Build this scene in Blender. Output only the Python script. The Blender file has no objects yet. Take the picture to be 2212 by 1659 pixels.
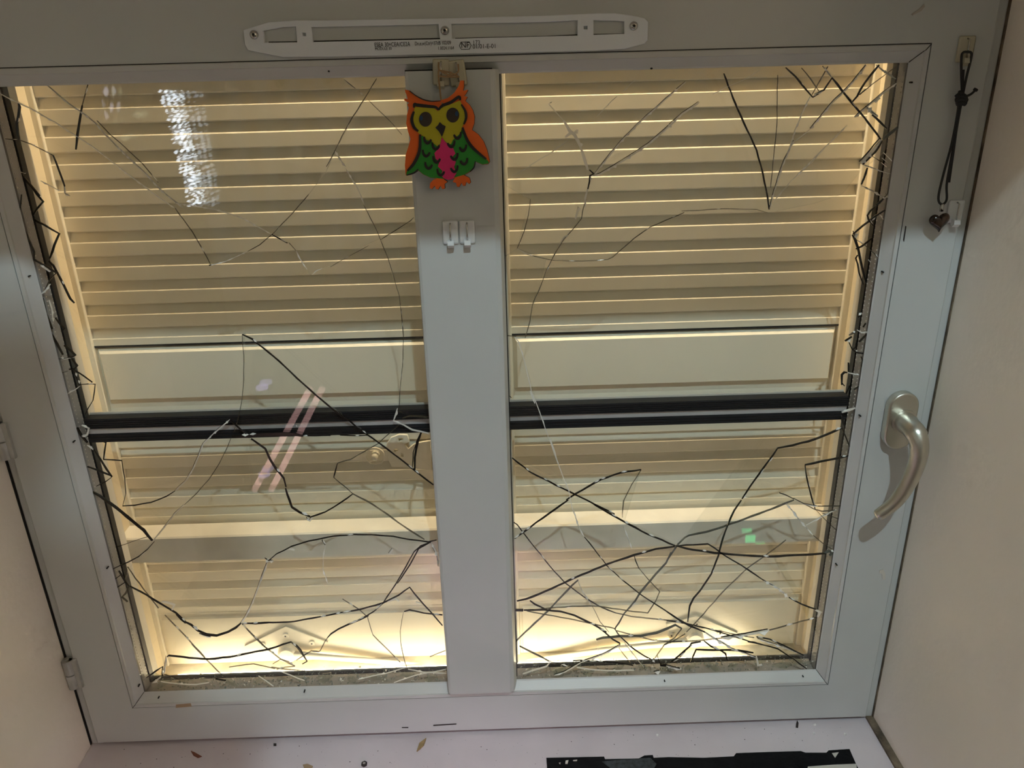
import bpy, bmesh, math, random
from mathutils import Vector, Matrix
random.seed(7)

# ------------------------------------------------------------------ camera, world, exposure
SC = bpy.context.scene
COL = SC.collection
FPX, PITCH, YAW, ROLL = 1662.0, 0.3782, 0.0093, -0.0268
CAM = Vector((.0462, -.8485, .3886))
_cy, _sy, _cp, _sp = math.cos(YAW), math.sin(YAW), math.cos(PITCH), math.sin(PITCH)
FW = Vector((_sy*_cp, _cy*_cp, -_sp)); _r0 = Vector((_cy, -_sy, 0)); _u0 = _r0.cross(FW)
RT = _r0*math.cos(ROLL) + _u0*math.sin(ROLL)
UP = -_r0*math.sin(ROLL) + _u0*math.cos(ROLL)
cd = bpy.data.cameras.new('camera'); cam = bpy.data.objects.new('camera', cd); COL.objects.link(cam)
cd.sensor_width = 36; cd.lens = 36*FPX/2212; cd.clip_start = .02
cam.matrix_world = Matrix(((RT.x, UP.x, -FW.x, CAM.x), (RT.y, UP.y, -FW.y, CAM.y), (RT.z, UP.z, -FW.z, CAM.z), (0, 0, 0, 1)))
SC.camera = cam
w = bpy.data.worlds.new('night'); SC.world = w; w.use_nodes = True
w.node_tree.nodes['Background'].inputs[0].default_value = (.010, .012, .018, 1)
w.node_tree.nodes['Background'].inputs[1].default_value = .3
SC.view_settings.view_transform = 'Standard'; SC.view_settings.look = 'None'
SC.view_settings.exposure = 0.0; SC.view_settings.gamma = 1.0; SC.view_settings.use_curve_mapping = False
SC.cycles.transparent_max_bounces = 24
SC.cycles.max_bounces = 10; SC.cycles.diffuse_bounces = 7; SC.cycles.glossy_bounces = 3
SC.cycles.use_adaptive_sampling = True; SC.cycles.adaptive_threshold = .14; SC.cycles.adaptive_min_samples = 22; SC.cycles.use_light_tree = False; SC.cycles.use_denoising = True

# strengths of the lamps, some only added as fill (each is built further down)
BULB_W = 64.0          # cool ceiling bulb, up right behind the camera
WARM_FILL_W = 8.0         # added warm fill lamp behind the camera, unseen
LINTEL_E = 350.0        # added warm led bar under the outer lintel, unseen
SILL_E = 25.0          # added warm led bar in the outer sill trough, unseen
PINK_E = 2.6           # pink tubes behind the camera

PINK_FILL_W = 1.5          # added pink fill lamp on the front of the sill, unseen

# ------------------------------------------------------------------ helpers
def P(x, y, Y):
    """point of the vertical plane at depth Y that shows at photo pixel x, y"""
    d = RT*((x-1106)/FPX) + UP*(-(y-829.5)/FPX) + FW
    return CAM + d*((Y-CAM.y)/d.y)
def PZ(x, y, Z):
    d = RT*((x-1106)/FPX) + UP*(-(y-829.5)/FPX) + FW
    return CAM + d*((Z-CAM.z)/d.z)

def mat(name, col, rough=.5, metal=0, spec=.5, noise=0, nscale=8, bump=0, bscale=200, sub=0):
    m = bpy.data.materials.new(name); m.use_nodes = True
    nt = m.node_tree; b = nt.nodes['Principled BSDF']
    b.inputs['Base Color'].default_value = (*col, 1); b.inputs['Roughness'].default_value = rough
    b.inputs['Metallic'].default_value = metal; b.inputs['Specular IOR Level'].default_value = spec
    if noise or bump:
        tc = nt.nodes.new('ShaderNodeTexCoord')
    if noise:
        n = nt.nodes.new('ShaderNodeTexNoise'); n.inputs['Scale'].default_value = nscale; n.inputs['Detail'].default_value = 6
        r = nt.nodes.new('ShaderNodeValToRGB')
        r.color_ramp.elements[0].position = .3; r.color_ramp.elements[1].position = .7
        r.color_ramp.elements[0].color = (*[c*(1-noise) for c in col], 1)
        r.color_ramp.elements[1].color = (*[min(1, c*(1+noise*.5)) for c in col], 1)
        nt.links.new(tc.outputs['Object'], n.inputs['Vector']); nt.links.new(n.outputs['Fac'], r.inputs[0]); nt.links.new(r.outputs[0], b.inputs['Base Color'])
    if bump:
        n2 = nt.nodes.new('ShaderNodeTexNoise'); n2.inputs['Scale'].default_value = bscale; n2.inputs['Detail'].default_value = 4
        bp = nt.nodes.new('ShaderNodeBump'); bp.inputs['Strength'].default_value = bump; bp.inputs['Distance'].default_value = .002
        nt.links.new(tc.outputs['Object'], n2.inputs['Vector']); nt.links.new(n2.outputs['Fac'], bp.inputs['Height']); nt.links.new(bp.outputs[0], b.inputs['Normal'])
    return m
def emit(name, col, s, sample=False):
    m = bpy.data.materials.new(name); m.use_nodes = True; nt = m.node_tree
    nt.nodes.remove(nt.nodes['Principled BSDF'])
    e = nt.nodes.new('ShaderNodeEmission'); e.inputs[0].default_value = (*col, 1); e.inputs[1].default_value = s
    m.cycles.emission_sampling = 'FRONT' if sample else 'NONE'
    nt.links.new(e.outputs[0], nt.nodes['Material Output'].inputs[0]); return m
def glassmat(name, tint, ior=1.5, extra=0.0, rough=0.0):
    """thin window glass: reflects by Fresnel, lets the rest straight through"""
    m = bpy.data.materials.new(name); m.use_nodes = True; nt = m.node_tree
    nt.nodes.remove(nt.nodes['Principled BSDF'])
    f = nt.nodes.new('ShaderNodeFresnel')      # rays go straight through, so both faces take the same angle
    ge = nt.nodes.new('ShaderNodeNewGeometry'); mr = nt.nodes.new('ShaderNodeMapRange')
    mr.inputs['To Min'].default_value = ior; mr.inputs['To Max'].default_value = 1/ior
    nt.links.new(ge.outputs['Backfacing'], mr.inputs['Value']); nt.links.new(mr.outputs[0], f.inputs['IOR'])
    t = nt.nodes.new('ShaderNodeBsdfTransparent'); t.inputs[0].default_value = (*tint, 1)
    g = nt.nodes.new('ShaderNodeBsdfGlossy'); g.inputs['Roughness'].default_value = rough
    x = nt.nodes.new('ShaderNodeMixShader')
    src = f.outputs[0]
    if extra:
        a = nt.nodes.new('ShaderNodeMath'); a.operation = 'ADD'; a.inputs[1].default_value = extra
        nt.links.new(src, a.inputs[0]); src = a.outputs[0]
    nt.links.new(src, x.inputs[0]); nt.links.new(t.outputs[0], x.inputs[1]); nt.links.new(g.outputs[0], x.inputs[2])
    nt.links.new(x.outputs[0], nt.nodes['Material Output'].inputs[0]); return m
def mixmat(name, col, k_transp, rough=.3, transl=0.0):
    """broken-glass edge: partly see-through, partly scattering"""
    m = bpy.data.materials.new(name); m.use_nodes = True; nt = m.node_tree
    b = nt.nodes['Principled BSDF']; b.inputs['Base Color'].default_value = (*col, 1); b.inputs['Roughness'].default_value = rough
    out = b.outputs[0]
    if transl:
        tl = nt.nodes.new('ShaderNodeBsdfTranslucent'); tl.inputs[0].default_value = (*col, 1)
        x0 = nt.nodes.new('ShaderNodeMixShader'); x0.inputs[0].default_value = transl
        nt.links.new(out, x0.inputs[1]); nt.links.new(tl.outputs[0], x0.inputs[2]); out = x0.outputs[0]
    if k_transp:
        t = nt.nodes.new('ShaderNodeBsdfTransparent')
        x = nt.nodes.new('ShaderNodeMixShader'); x.inputs[0].default_value = k_transp
        nt.links.new(out, x.inputs[1]); nt.links.new(t.outputs[0], x.inputs[2]); out = x.outputs[0]
    nt.links.new(out, nt.nodes['Material Output'].inputs[0]); return m

M = {
 'pvc': mat('white_pvc', (.53, .54, .53), .38, noise=.05, nscale=5),
 'bead': mat('white_pvc_bead', (.55, .55, .54), .35, noise=.05, nscale=9),
 'wall': mat('beige_plaster', (.88, .81, .71), .85, noise=.06, nscale=3, bump=.25, bscale=90),
 'room': mat('room_plaster', (.52, .44, .35), .9, noise=.05, nscale=2),
 'floor': mat('room_floor', (.22, .14, .08), .5, noise=.3, nscale=4),
 'sill': mat('white_sill', (.64, .57, .60), .4, noise=.10, nscale=9, bump=.1, bscale=80),
 'cream': mat('cream_shutter', (.84, .775, .64), .45, noise=.04, nscale=6),
 'ocream': mat('cream_reveal', (.80, .69, .50), .6, noise=.05, nscale=4),
 'stone': mat('outer_sill', (.86, .78, .64), .7, noise=.25, nscale=60, bump=.3, bscale=120),
 'guard': mat('guard_wood', (.88, .83, .74), .6, noise=.12, nscale=20),
 'ledge': mat('ledge_grey', (.42, .37, .33), .5, noise=.15, nscale=20),
 'black': mat('black_rubber', (.012, .012, .014), .45),
 'alu': mat('aluminium', (.55, .55, .56), .38, metal=.35, noise=.05, nscale=20),
 'spacer': mat('spacer', (.40, .38, .36), .5, metal=.2, noise=.1, nscale=30),
 'dark': mat('dark_gap', (.01, .009, .008), .8),
 'outer': mat('outer_gasket', (.62, .58, .52), .5),
 'steel': mat('champagne_steel', (.64, .62, .55), .33, metal=1, noise=.04, nscale=30),
 'chrome': mat('screw_steel', (.55, .54, .52), .25, metal=1),
 'hinge': mat('hinge_grey', (.50, .50, .48), .45, metal=.4, noise=.2, nscale=60),
 'ventw': mat('vent_white', (.72, .75, .80), .4),
 'ink': mat('ink', (.02, .02, .025), .7),
 'glass': glassmat('glass', (.985, .99, .985)),
 'glass_out': glassmat('glass_outer', (.975, .985, .975)),
 'crack_d': mixmat('crack_dark', (.012, .010, .008), 0, .2),
 'crack_m': mixmat('crack_mid', (.10, .08, .05), .38, .25),
 'crack_g': mixmat('crack_green', (.10, .11, .095), .2, .2),
 'glint': mixmat('crack_bright', (1, .99, .96), 0, .12, .35),  # white colour stands in for sparkle in cracks and crumbs
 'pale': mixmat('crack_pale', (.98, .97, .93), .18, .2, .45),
 'crumb': mixmat('glass_crumb', (.42, .45, .41), .25, .08, .3),
 'shard': glassmat('shard_glass', (.92, .955, .93), 1.5, .06),
 'hookw': mat('hook_white', (.72, .73, .74), .35), 'hooky': mat('hook_yellowed', (.50, .46, .34), .45),
 'cord': mat('black_cord', (.012, .011, .011), .6), 'twine': mat('jute_twine', (.32, .20, .10), .9),
 'gem': mat('brown_stone', (.035, .016, .009), .12, noise=.7, nscale=70),
 'orange': mat('owl_orange', (.80, .13, .008), .55, noise=.06, nscale=40), 'yellow': mat('owl_yellow', (.45, .40, .006), .55, noise=.06, nscale=40),
 'green': mat('owl_green', (.02, .26, .02), .55, noise=.06, nscale=40), 'pink': mat('owl_pink', (.68, .02, .15), .55, noise=.06, nscale=40),
 'owlk': mat('owl_black', (.015, .011, .010), .6), 'eye': mat('owl_eye', (.035, .022, .014), .5), 'blue': mat('owl_blue', (.012, .05, .12), .5),
 'tape': mat('black_strip', (.004, .004, .005), .5, spec=.15, noise=.5, nscale=60, bump=.5, bscale=150),
 'tapeg': mat('strip_bubbled', (.035, .045, .05), .35, noise=.8, nscale=180, bump=.8, bscale=300),
 'flake': mat('flake_rust', (.20, .07, .04), .8), 'fleck': mat('fleck_dark', (.03, .022, .02), .8), 'straw': mat('splinter', (.33, .22, .10), .7, noise=.3, nscale=200),
 'dirt': mat('dirt', (.16, .12, .08), .95, noise=.6, nscale=60, bump=.6, bscale=150), 'paint': mat('paint_patch', (.55, .52, .47), .5),
 'chip': mat('paint_chip', (.36, .25, .15), .8),
}

def new(name, me, parent=None, label=None, cat=None, group=None, kind=None):
    o = bpy.data.objects.new(name, me); COL.objects.link(o); o.parent = parent
    if label: o['label'] = label
    if cat: o['category'] = cat
    if group: o['group'] = group
    if kind: o['kind'] = kind
    return o
def empty(name, loc=(0, 0, 0), **k):
    o = new(name, None, **k); o.location = loc; o.empty_display_size = .02
    return o
def fin(bm, m, smooth=False):
    bmesh.ops.recalc_face_normals(bm, faces=bm.faces)
    me = bpy.data.meshes.new('mesh'); bm.to_mesh(me); bm.free()
    for k in (m if isinstance(m, (list, tuple)) else [m]): me.materials.append(M[k] if isinstance(k, str) else k)
    if smooth: me.polygons.foreach_set('use_smooth', [True]*len(me.polygons))
    return me
def box_bm(x0, x1, y0, y1, z0, z1, bev=0, seg=2, bm=None):
    bm = bm or bmesh.new()
    vs = [bm.verts.new((x, y, z)) for x in (x0, x1) for y in (y0, y1) for z in (z0, z1)]
    fs = [(0, 1, 3, 2), (4, 6, 7, 5), (0, 4, 5, 1), (2, 3, 7, 6), (0, 2, 6, 4), (1, 5, 7, 3)]
    faces = [bm.faces.new([vs[i] for i in f]) for f in fs]
    if bev:
        es = list({e for f in faces for e in f.edges})
        bmesh.ops.bevel(bm, geom=es, offset=bev, segments=seg, affect='EDGES', profile=.5)
    return bm
def box(x0, x1, y0, y1, z0, z1, m, bev=0, seg=2): return fin(box_bm(x0, x1, y0, y1, z0, z1, bev, seg), m)
def prism(poly, a0, a1, m, axis='x'):
    """closed 2-D polygon extruded along one axis; poly in (Y,Z) for x, (X,Z) for y, (X,Y) for z"""
    bm = bmesh.new()
    def v(p, a): return {'x': (a, p[0], p[1]), 'y': (p[0], a, p[1]), 'z': (p[0], p[1], a)}[axis]
    A = [bm.verts.new(v(p, a0)) for p in poly]; B = [bm.verts.new(v(p, a1)) for p in poly]
    bm.faces.new(A); bm.faces.new(B[::-1]); n = len(poly)
    for i in range(n): bm.faces.new((A[i], B[i], B[(i+1) % n], A[(i+1) % n]))
    return fin(bm, m)
def tube_bm(pts, rad, seg=10, bm=None, flat=1.0):
    bm = bm or bmesh.new(); pts = [Vector(p) for p in pts]; n = len(pts); rings = []
    rads = rad if isinstance(rad, (list, tuple)) else [rad]*n
    ref = Vector((0, 1, 0))
    for i, p in enumerate(pts):
        t = (pts[min(i+1, n-1)] - pts[max(i-1, 0)]).normalized()
        if abs(t.dot(ref)) > .95: ref = Vector((0, 0, 1))
        a = (ref - t*ref.dot(t)).normalized(); b = t.cross(a); ref = a
        rings.append([bm.verts.new(p + (a*math.cos(2*math.pi*k/seg)*flat + b*math.sin(2*math.pi*k/seg))*rads[i]) for k in range(seg)])
    for i in range(n-1):
        for k in range(seg): bm.faces.new((rings[i][k], rings[i][(k+1) % seg], rings[i+1][(k+1) % seg], rings[i+1][k]))
    bm.faces.new(rings[0][::-1]); bm.faces.new(rings[-1]); return bm
def tube(pts, rad, m, seg=10, flat=1.0): return fin(tube_bm(pts, rad, seg, None, flat), m, True)
def smooth_path(pts, n=6):
    pts = [Vector(p) for p in pts]; out = []
    for i in range(len(pts)-1):
        p0, p1, p2, p3 = pts[max(i-1, 0)], pts[i], pts[i+1], pts[min(i+2, len(pts)-1)]
        for k in range(n):
            t = k/n
            out.append(.5*((2*p1) + (p2-p0)*t + (2*p0-5*p1+4*p2-p3)*t*t + (3*p1-p0-3*p2+p3)*t**3))
    return out + [pts[-1]]
def plate(splines, Y, thick, m, bevel=0, smooth=None):
    """flat shape with holes in the XZ plane (front face at Y, going back by thick)"""
    cu = bpy.data.curves.new('c', 'CURVE'); cu.dimensions = '2D'; cu.fill_mode = 'BOTH'; cu.extrude = thick/2 - bevel; cu.bevel_depth = bevel; cu.bevel_resolution = 2
    for i, pts in enumerate(splines):
        s = cu.splines.new('POLY'); s.points.add(len(pts)-1); s.use_cyclic_u = True
        for q, p in zip(s.points, pts): q.co = (p[0], p[1], 0, 1)
    ob = bpy.data.objects.new('tmp', cu); COL.objects.link(ob)
    dg = bpy.context.evaluated_depsgraph_get(); me = bpy.data.meshes.new_from_object(ob.evaluated_get(dg))
    bpy.data.objects.remove(ob); bpy.data.curves.remove(cu)
    me.transform(Matrix(((1, 0, 0, 0), (0, 0, -1, Y+thick/2), (0, 1, 0, 0), (0, 0, 0, 1))))
    me.materials.clear(); me.materials.append(M[m]); return me
def text(s, x, z, size, Y, m, align='LEFT', wide=1.0):
    cu = bpy.data.curves.new('t', 'FONT'); cu.body = s; cu.size = size; cu.align_x = align; cu.extrude = .00012
    ob = bpy.data.objects.new('tmp', cu); COL.objects.link(ob)
    dg = bpy.context.evaluated_depsgraph_get(); me = bpy.data.meshes.new_from_object(ob.evaluated_get(dg))
    bpy.data.objects.remove(ob); bpy.data.curves.remove(cu)
    me.transform(Matrix(((wide, 0, 0, x), (0, 0, -1, Y), (0, 1, 0, z), (0, 0, 0, 1))))
    me.materials.clear(); me.materials.append(M[m]); return me
def disc_pts(cx, cz, rx, rz, n=24, a0=0): return [(cx+rx*math.cos(a0+2*math.pi*i/n), cz+rz*math.sin(a0+2*math.pi*i/n)) for i in range(n)]
def xz(pts, Y, k=(0, 0, 1)): return [(q.x, q.z) for q in (P(k[0]+p[0]*k[2], k[1]+p[1]*k[2], Y) for p in pts)]

# ------------------------------------------------------------------ the room and the niche
GW, GH = .470, .3933            # half size of the glazed opening
SW, SH = .5485, .4735           # half size of the sash
WX = .560                        # reveal walls
SILLZ, SOFZ, NY = -.480, .650, -.420
def st(name, me, label=None): return new(name, me, kind='structure', label=label)
st('wall_left', box(-2.0, -WX, NY, .060, SILLZ-.02, SOFZ, 'wall'), 'beige plaster reveal left of the window')
st('wall_right', box(WX, 2.0, NY, .060, SILLZ-.02, SOFZ, 'wall'), 'beige plaster reveal right of the window')
st('wall_above', box(-2.0, 2.0, NY, .060, SOFZ, 1.9, 'wall'))
st('wall_below', box(-2.0, 2.0, NY, .060, -1.4, SILLZ-.02, 'wall'))
st('wall_back', box(-2.1, 2.1, -3.1, -3.0, -1.4, 1.9, 'room'))
st('wall_side', box(-2.1, -2.0, -3.0, .0, -1.4, 1.9, 'room'))
st('wall_far_side', box(2.0, 2.1, -3.0, .0, -1.4, 1.9, 'room'))
st('ceiling', box(-2.1, 2.1, -3.1, .06, 1.9, 2.0, 'room'))
st('floor', box(-2.1, 2.1, -3.1, .06, -1.5, -1.4, 'floor'))
st('trim_1', box(-WX, WX-.006, NY-.02, .020, SILLZ-.02, SILLZ, 'sill', .002), 'white painted inner window sill with specks of dirt')
st('trim_2', box(WX-.010, WX, NY, -.004, SILLZ-.004, SILLZ+.004, 'dirt'), 'dirty gap between white sill and right wall')
# outside: reveal walls, lintel, sill and the dark beyond
st('wall_outer_left', box(-.62, -.493, .060, .30, -.50, .80, 'ocream'))
st('wall_outer_right', box(.493, .62, .060, .30, -.50, .80, 'ocream'))
st('wall_outer_top', box(-.493, .493, .1005, .30, .4715, .80, 'ocream'))
st('wall_outer_lintel', box(-.62, .62, .060, .30, .80, .86, 'ocream'))
st('trim_3', box(-.493, .493, .0505, .34, -.50, -.4420, 'stone', .001), 'brightly lit stone sill outside the window')

# ------------------------------------------------------------------ window: fixed frame, sash, beads, mullion
W1 = empty('window_1', (0, 0, -.48), kind='structure', label='white window with two broken glazed fields and a wide mullion')
OFF = Vector((0, 0, .48))
def part(name, me, parent=W1, label=None, kind=None):
    me.transform(Matrix.Translation(OFF)) if parent is W1 else None
    return new(name, me, parent=parent, label=label, kind=kind)
def sub(name, me, parent, label=None):
    me.transform(Matrix.Translation(OFF)); return new(name, me, parent=parent, label=label)
for sx in (-1, 1):
    part('frame_post', box(min(sx*(WX-.001), sx*(SW-.006)), max(sx*(WX-.001), sx*(SW-.006)), -.006, .055, SILLZ+.001, SOFZ-.001, 'pvc', .0015))
part('frame_head', box(-WX+.012, WX-.012, -.006, .055, SH-.006, SOFZ-.001, 'pvc', .0015))
part('frame_foot', box(-WX+.012, WX-.012, .0, .055, SILLZ+.001, -SH+.004, 'pvc', .001))
SY = -.012
def mitre(side, o, i, prof, m, name, label=None):
    """one mitred side of a rectangular moulding; prof: list of (t, Y) with t 0 = inner, 1 = outer rectangle"""
    (iw, ih), (ow, oh) = i, o
    bm = bmesh.new(); A = []; B = []
    for t, Y in prof:
        wx, hz = iw+(ow-iw)*t, ih+(oh-ih)*t
        a, b = {'t': ((-wx, hz), (wx, hz)), 'b': ((-wx, -hz), (wx, -hz)), 'l': ((-wx, -hz), (-wx, hz)), 'r': ((wx, -hz), (wx, hz))}[side]
        A.append(bm.verts.new((a[0], Y, a[1]))); B.append(bm.verts.new((b[0], Y, b[1])))
    n = len(prof)
    for k in range(n): bm.faces.new((A[k], B[k], B[(k+1) % n], A[(k+1) % n]))
    bm.faces.new(A); bm.faces.new(B[::-1])
    return part(name, fin(bm, m), label=label)
BO = (.4845, .4103)             # outer edge of the beads
sash_prof = [(0, .050), (0, SY+.0005), (.96, SY+.0005), (.985, SY+.0015), (1, SY+.004), (1, -.0065), (.6, -.0065), (.6, .050)]
for s_, nm in (('t', 'sash_rail'), ('b', 'sash_rail'), ('l', 'sash_stile'), ('r', 'sash_stile')):
    mitre(s_, (SW, SH), (BO[0]+.0008, BO[1]+.0008), sash_prof, 'pvc', nm)
# bead: slope from the glass up to the room side, then a flat and a small groove against the sash
bead_prof = [(0, .0), (.10, -.0012), (.62, -.0105), (.66, -.0125), (.95, -.0125), (1, -.0110), (1, .0)]
for s_ in 'tblr': mitre(s_, BO, (GW, GH), bead_prof, 'bead', 'glazing_bead')
# groove line between bead and sash
for s_ in 'tblr': mitre(s_, (BO[0]+.0008, BO[1]+.0008), BO, [(0, -.0085), (1, -.0085), (1, .0), (0, .0)], 'dark', 'bead_groove')
# open mitres at the bead corners
for sx in (-1, 1):
    for sz in (-1, 1):
        mp = [(GW+(BO[0]-GW)*t, Y-.0001, GH+(BO[1]-GH)*t) for t, Y in ((.02, -.0003), (.10, -.0012), (.62, -.0105), (.66, -.0125), (.98, -.0125))]
        part('mitre_gap', fin(tube_bm([(sx*a, b, sz*c) for a, b, c in mp], .00042, 6), 'dark'))
# small nails of the beads
for i, (x, y) in enumerate([(62, 597), (158, 955), (231, 1228), (299, 1483), (342, 1508), (657, 1495), (1970, 178), (1908, 588), (1859, 899), (1808, 1221), (1735, 1462), (1436, 1472), (1408, 148), (710, 154)]):
    q = P(x, y, -.0075); part('nail', fin(tube_bm([(q.x, -.0078, q.z), (q.x, -.003, q.z)], .0009, 8), 'dark'))
# mullion: inner cover, outer bar
MW, MH = .0452, .3975
mx0, mx1 = -.0452, .0465
part('mullion', prism([(mx0, .020), (mx0, -.016), (mx0+.001, -.0185), (mx0+.004, -.020), (mx1-.006, -.020), (mx1-.001, -.0175), (mx1, -.015), (mx1+.003, .0), (mx1+.003, .020)], -MH, MH, 'pvc', 'z'), label='wide white mullion between the two broken fields')
part('mullion_bar', box(-.048, .0525, .026, .050, -.39, .40, 'outer', .002))
part('mullion_seam', box(mx1+.0025, mx1+.0042, .002, .026, -.39, .393, 'dark'))
part('mullion_shadow_gap', box(mx0, mx1-.004, -.0135, -.0075, MH-.0005, MH+.0012, 'dark'))
# glazing unit edge: spacer, black sealant, outer frame
for sx in (-1, 1):
    def bx(a, b, *r): return box(min(sx*a, sx*b), max(sx*a, sx*b), *r)
    part('spacer', bx(.4705, .480, .0045, .0195, -.398, .398, 'spacer'))
    part('sealant', bx(.4705, .486, .0235, .033, -.398, .398, 'black'))
    part('outer_frame', bx(.4725, .520, .033, .052, -.40, .40, 'outer', .0015))
    bm = bmesh.new()
    for k in range(150):
        z = -.385 + k*.0052
        for Yk in (.0065, .0172): box_bm(sx*.4700-.0004, sx*.4700+.0004, Yk, Yk+.0009, z, z+.0012, bm=bm)
    part('spacer_holes', fin(bm, 'outer'), kind='stuff')
part('spacer', box(-.47, .47, .0045, .0195, .3935, .402, 'spacer'))
part('outer_frame', box(-.472, .472, .0235, .052, .3975, .43, 'outer'))
part('ledge', box(-.480, .480, .0045, .030, -.425, -.4005, 'ledge', .001))
part('ledge_gasket', box(-.480, .480, .030, .034, -.425, -.3985, 'black'))
part('outer_ledge', prism([(.034, -.43), (.034, -.3960), (.038, -.3992), (.050, -.411), (.050, -.43)], -.490, .490, 'ledge', 'x'), label='grey outer ledge of the bottom rail')
# horizontal glazing bar: black ribbed gaskets with a grey strip between
GB = empty('glazing_bar', (0, 0, .48), parent=W1, label='black ribbed glazing bar with grey metal strip between gaskets')
def bar(name, z0, z1, Y0, Y1, m, ribs=0):
    bm = bmesh.new()
    box_bm(-.463, .463, Y0, Y1, z0, z1, bm=bm)
    for k in range(ribs):
        zz = z0 + (k+.5)*(z1-z0)/ribs; box_bm(-.463, .463, Y0-.0012, Y0+.001, zz-.0006, zz+.0006, bm=bm)
    return new(name, fin(bm, m), parent=GB)
bar('gasket', .0060, .0192, .0075, .0235, 'black', 5)
bar('metal_strip', -.0005, .0065, .0085, .0230, 'alu')
bar('gasket', -.0118, -.0008, .0075, .0235, 'black', 3)
bar('top_lip', .0190, .0212, .0220, .0245, 'outer')
# handle
HD = empty('handle', (.5170, SY, .478), parent=W1, label='champagne metal window handle with curved lever pointing down')
def capsule(cx, cz, r, h, n=14):
    pts = [(cx+r*math.cos(math.pi*i/n), cz+h+r*math.sin(math.pi*i/n)) for i in range(n+1)]
    return pts + [(cx-r*math.cos(math.pi*i/n), cz-h-r*math.sin(math.pi*i/n)) for i in range(n+1)]
hl = -OFF + Vector((-.5170, -SY, .002))
def hpart(name, me, lab=None):
    me.transform(Matrix.Translation(Vector((-.5170, -SY, .002)))); return new(name, me, parent=HD, label=lab)
hpart('rosette', plate([capsule(.5165, -.0030, .0155, .0190)], -.0235, .0118, 'steel', .0022))
lev = smooth_path([(.5185, -.0230, -.0020), (.5180, -.0420, -.0020), (.5195, -.0530, -.0060), (.5215, -.0590, -.0180), (.5215, -.0605, -.0380), (.5160, -.0590, -.0680), (.5060, -.0560, -.0940), (.4900, -.0520, -.1140)], 6)
nl = len(lev)
rr = []
for i in range(nl):
    t = i/(nl-1); rr.append(.0125 if t < .10 else (.0118 if t < .3 else .0112 - .0042*(t-.3)/.7))
rr[-1] = .0055
hpart('lever', fin(tube_bm(lev, rr, 18), 'steel', True))
hpart('collar', fin(tube_bm([(.5185, -.0262, -.0020), (.5185, -.0225, -.0020)], .0152, 24), 'steel', False))
# hinges
for zc, hgt in ((-.345, .046), (.004, .046)):
    hg = empty('hinge', (-.5535, -.014, zc+.48), parent=W1, label='grey metal hinge barrel on the left frame edge')
    for a, b in ((-.5, -.02), (.02, .5)):
        new('barrel', fin(tube_bm([(0, 0, a*hgt), (0, 0, b*hgt)], .0068, 16), 'hinge', False), parent=hg)
    new('pin', fin(tube_bm([(0, 0, -.54*hgt), (0, 0, .54*hgt)], .003, 10), 'hinge'), parent=hg)
    new('leaf', box(.002, .012, -.002, .004, -.5*hgt, .5*hgt, 'hinge'), parent=hg)
part('wall_gap', box(-.5602, -.5592, -.0085, -.0050, SILLZ+.001, SOFZ-.01, 'dark'))
part('wall_gap', box(.5588, .5602, -.0085, -.0050, SILLZ+.001, SOFZ-.01, 'dirt'))
# scratches and chips of the frame
def chip(pts, Y, m, name, th=.0005):
    part(name, plate([xz(pts, Y)], Y-.0002, th, m))
chip([(380, 1522), (412, 1519), (414, 1526), (380, 1529)], SY-.0005, 'chip', 'paint_chip')
chip([(1951, 519), (1956, 488), (1958, 489), (1953, 522)], SY, 'fleck', 'scratch')
chip([(1900, 1232), (1908, 1230), (1913, 1240), (1912, 1252), (1906, 1251), (1905, 1240), (1899, 1237)], SY, 'paint', 'stain')
chip([(1968, 31), (1985, 20), (1996, 8), (1998, 14), (1990, 24), (1972, 33)], SY, 'ledge', 'stain')
chip([(936, 1566), (986, 1563), (986, 1565), (936, 1568)], SY, 'fleck', 'scratch')
chip([(868, 1571), (882, 1571), (882, 1572.5), (868, 1572.5)], SY, 'fleck', 'scratch')

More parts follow.
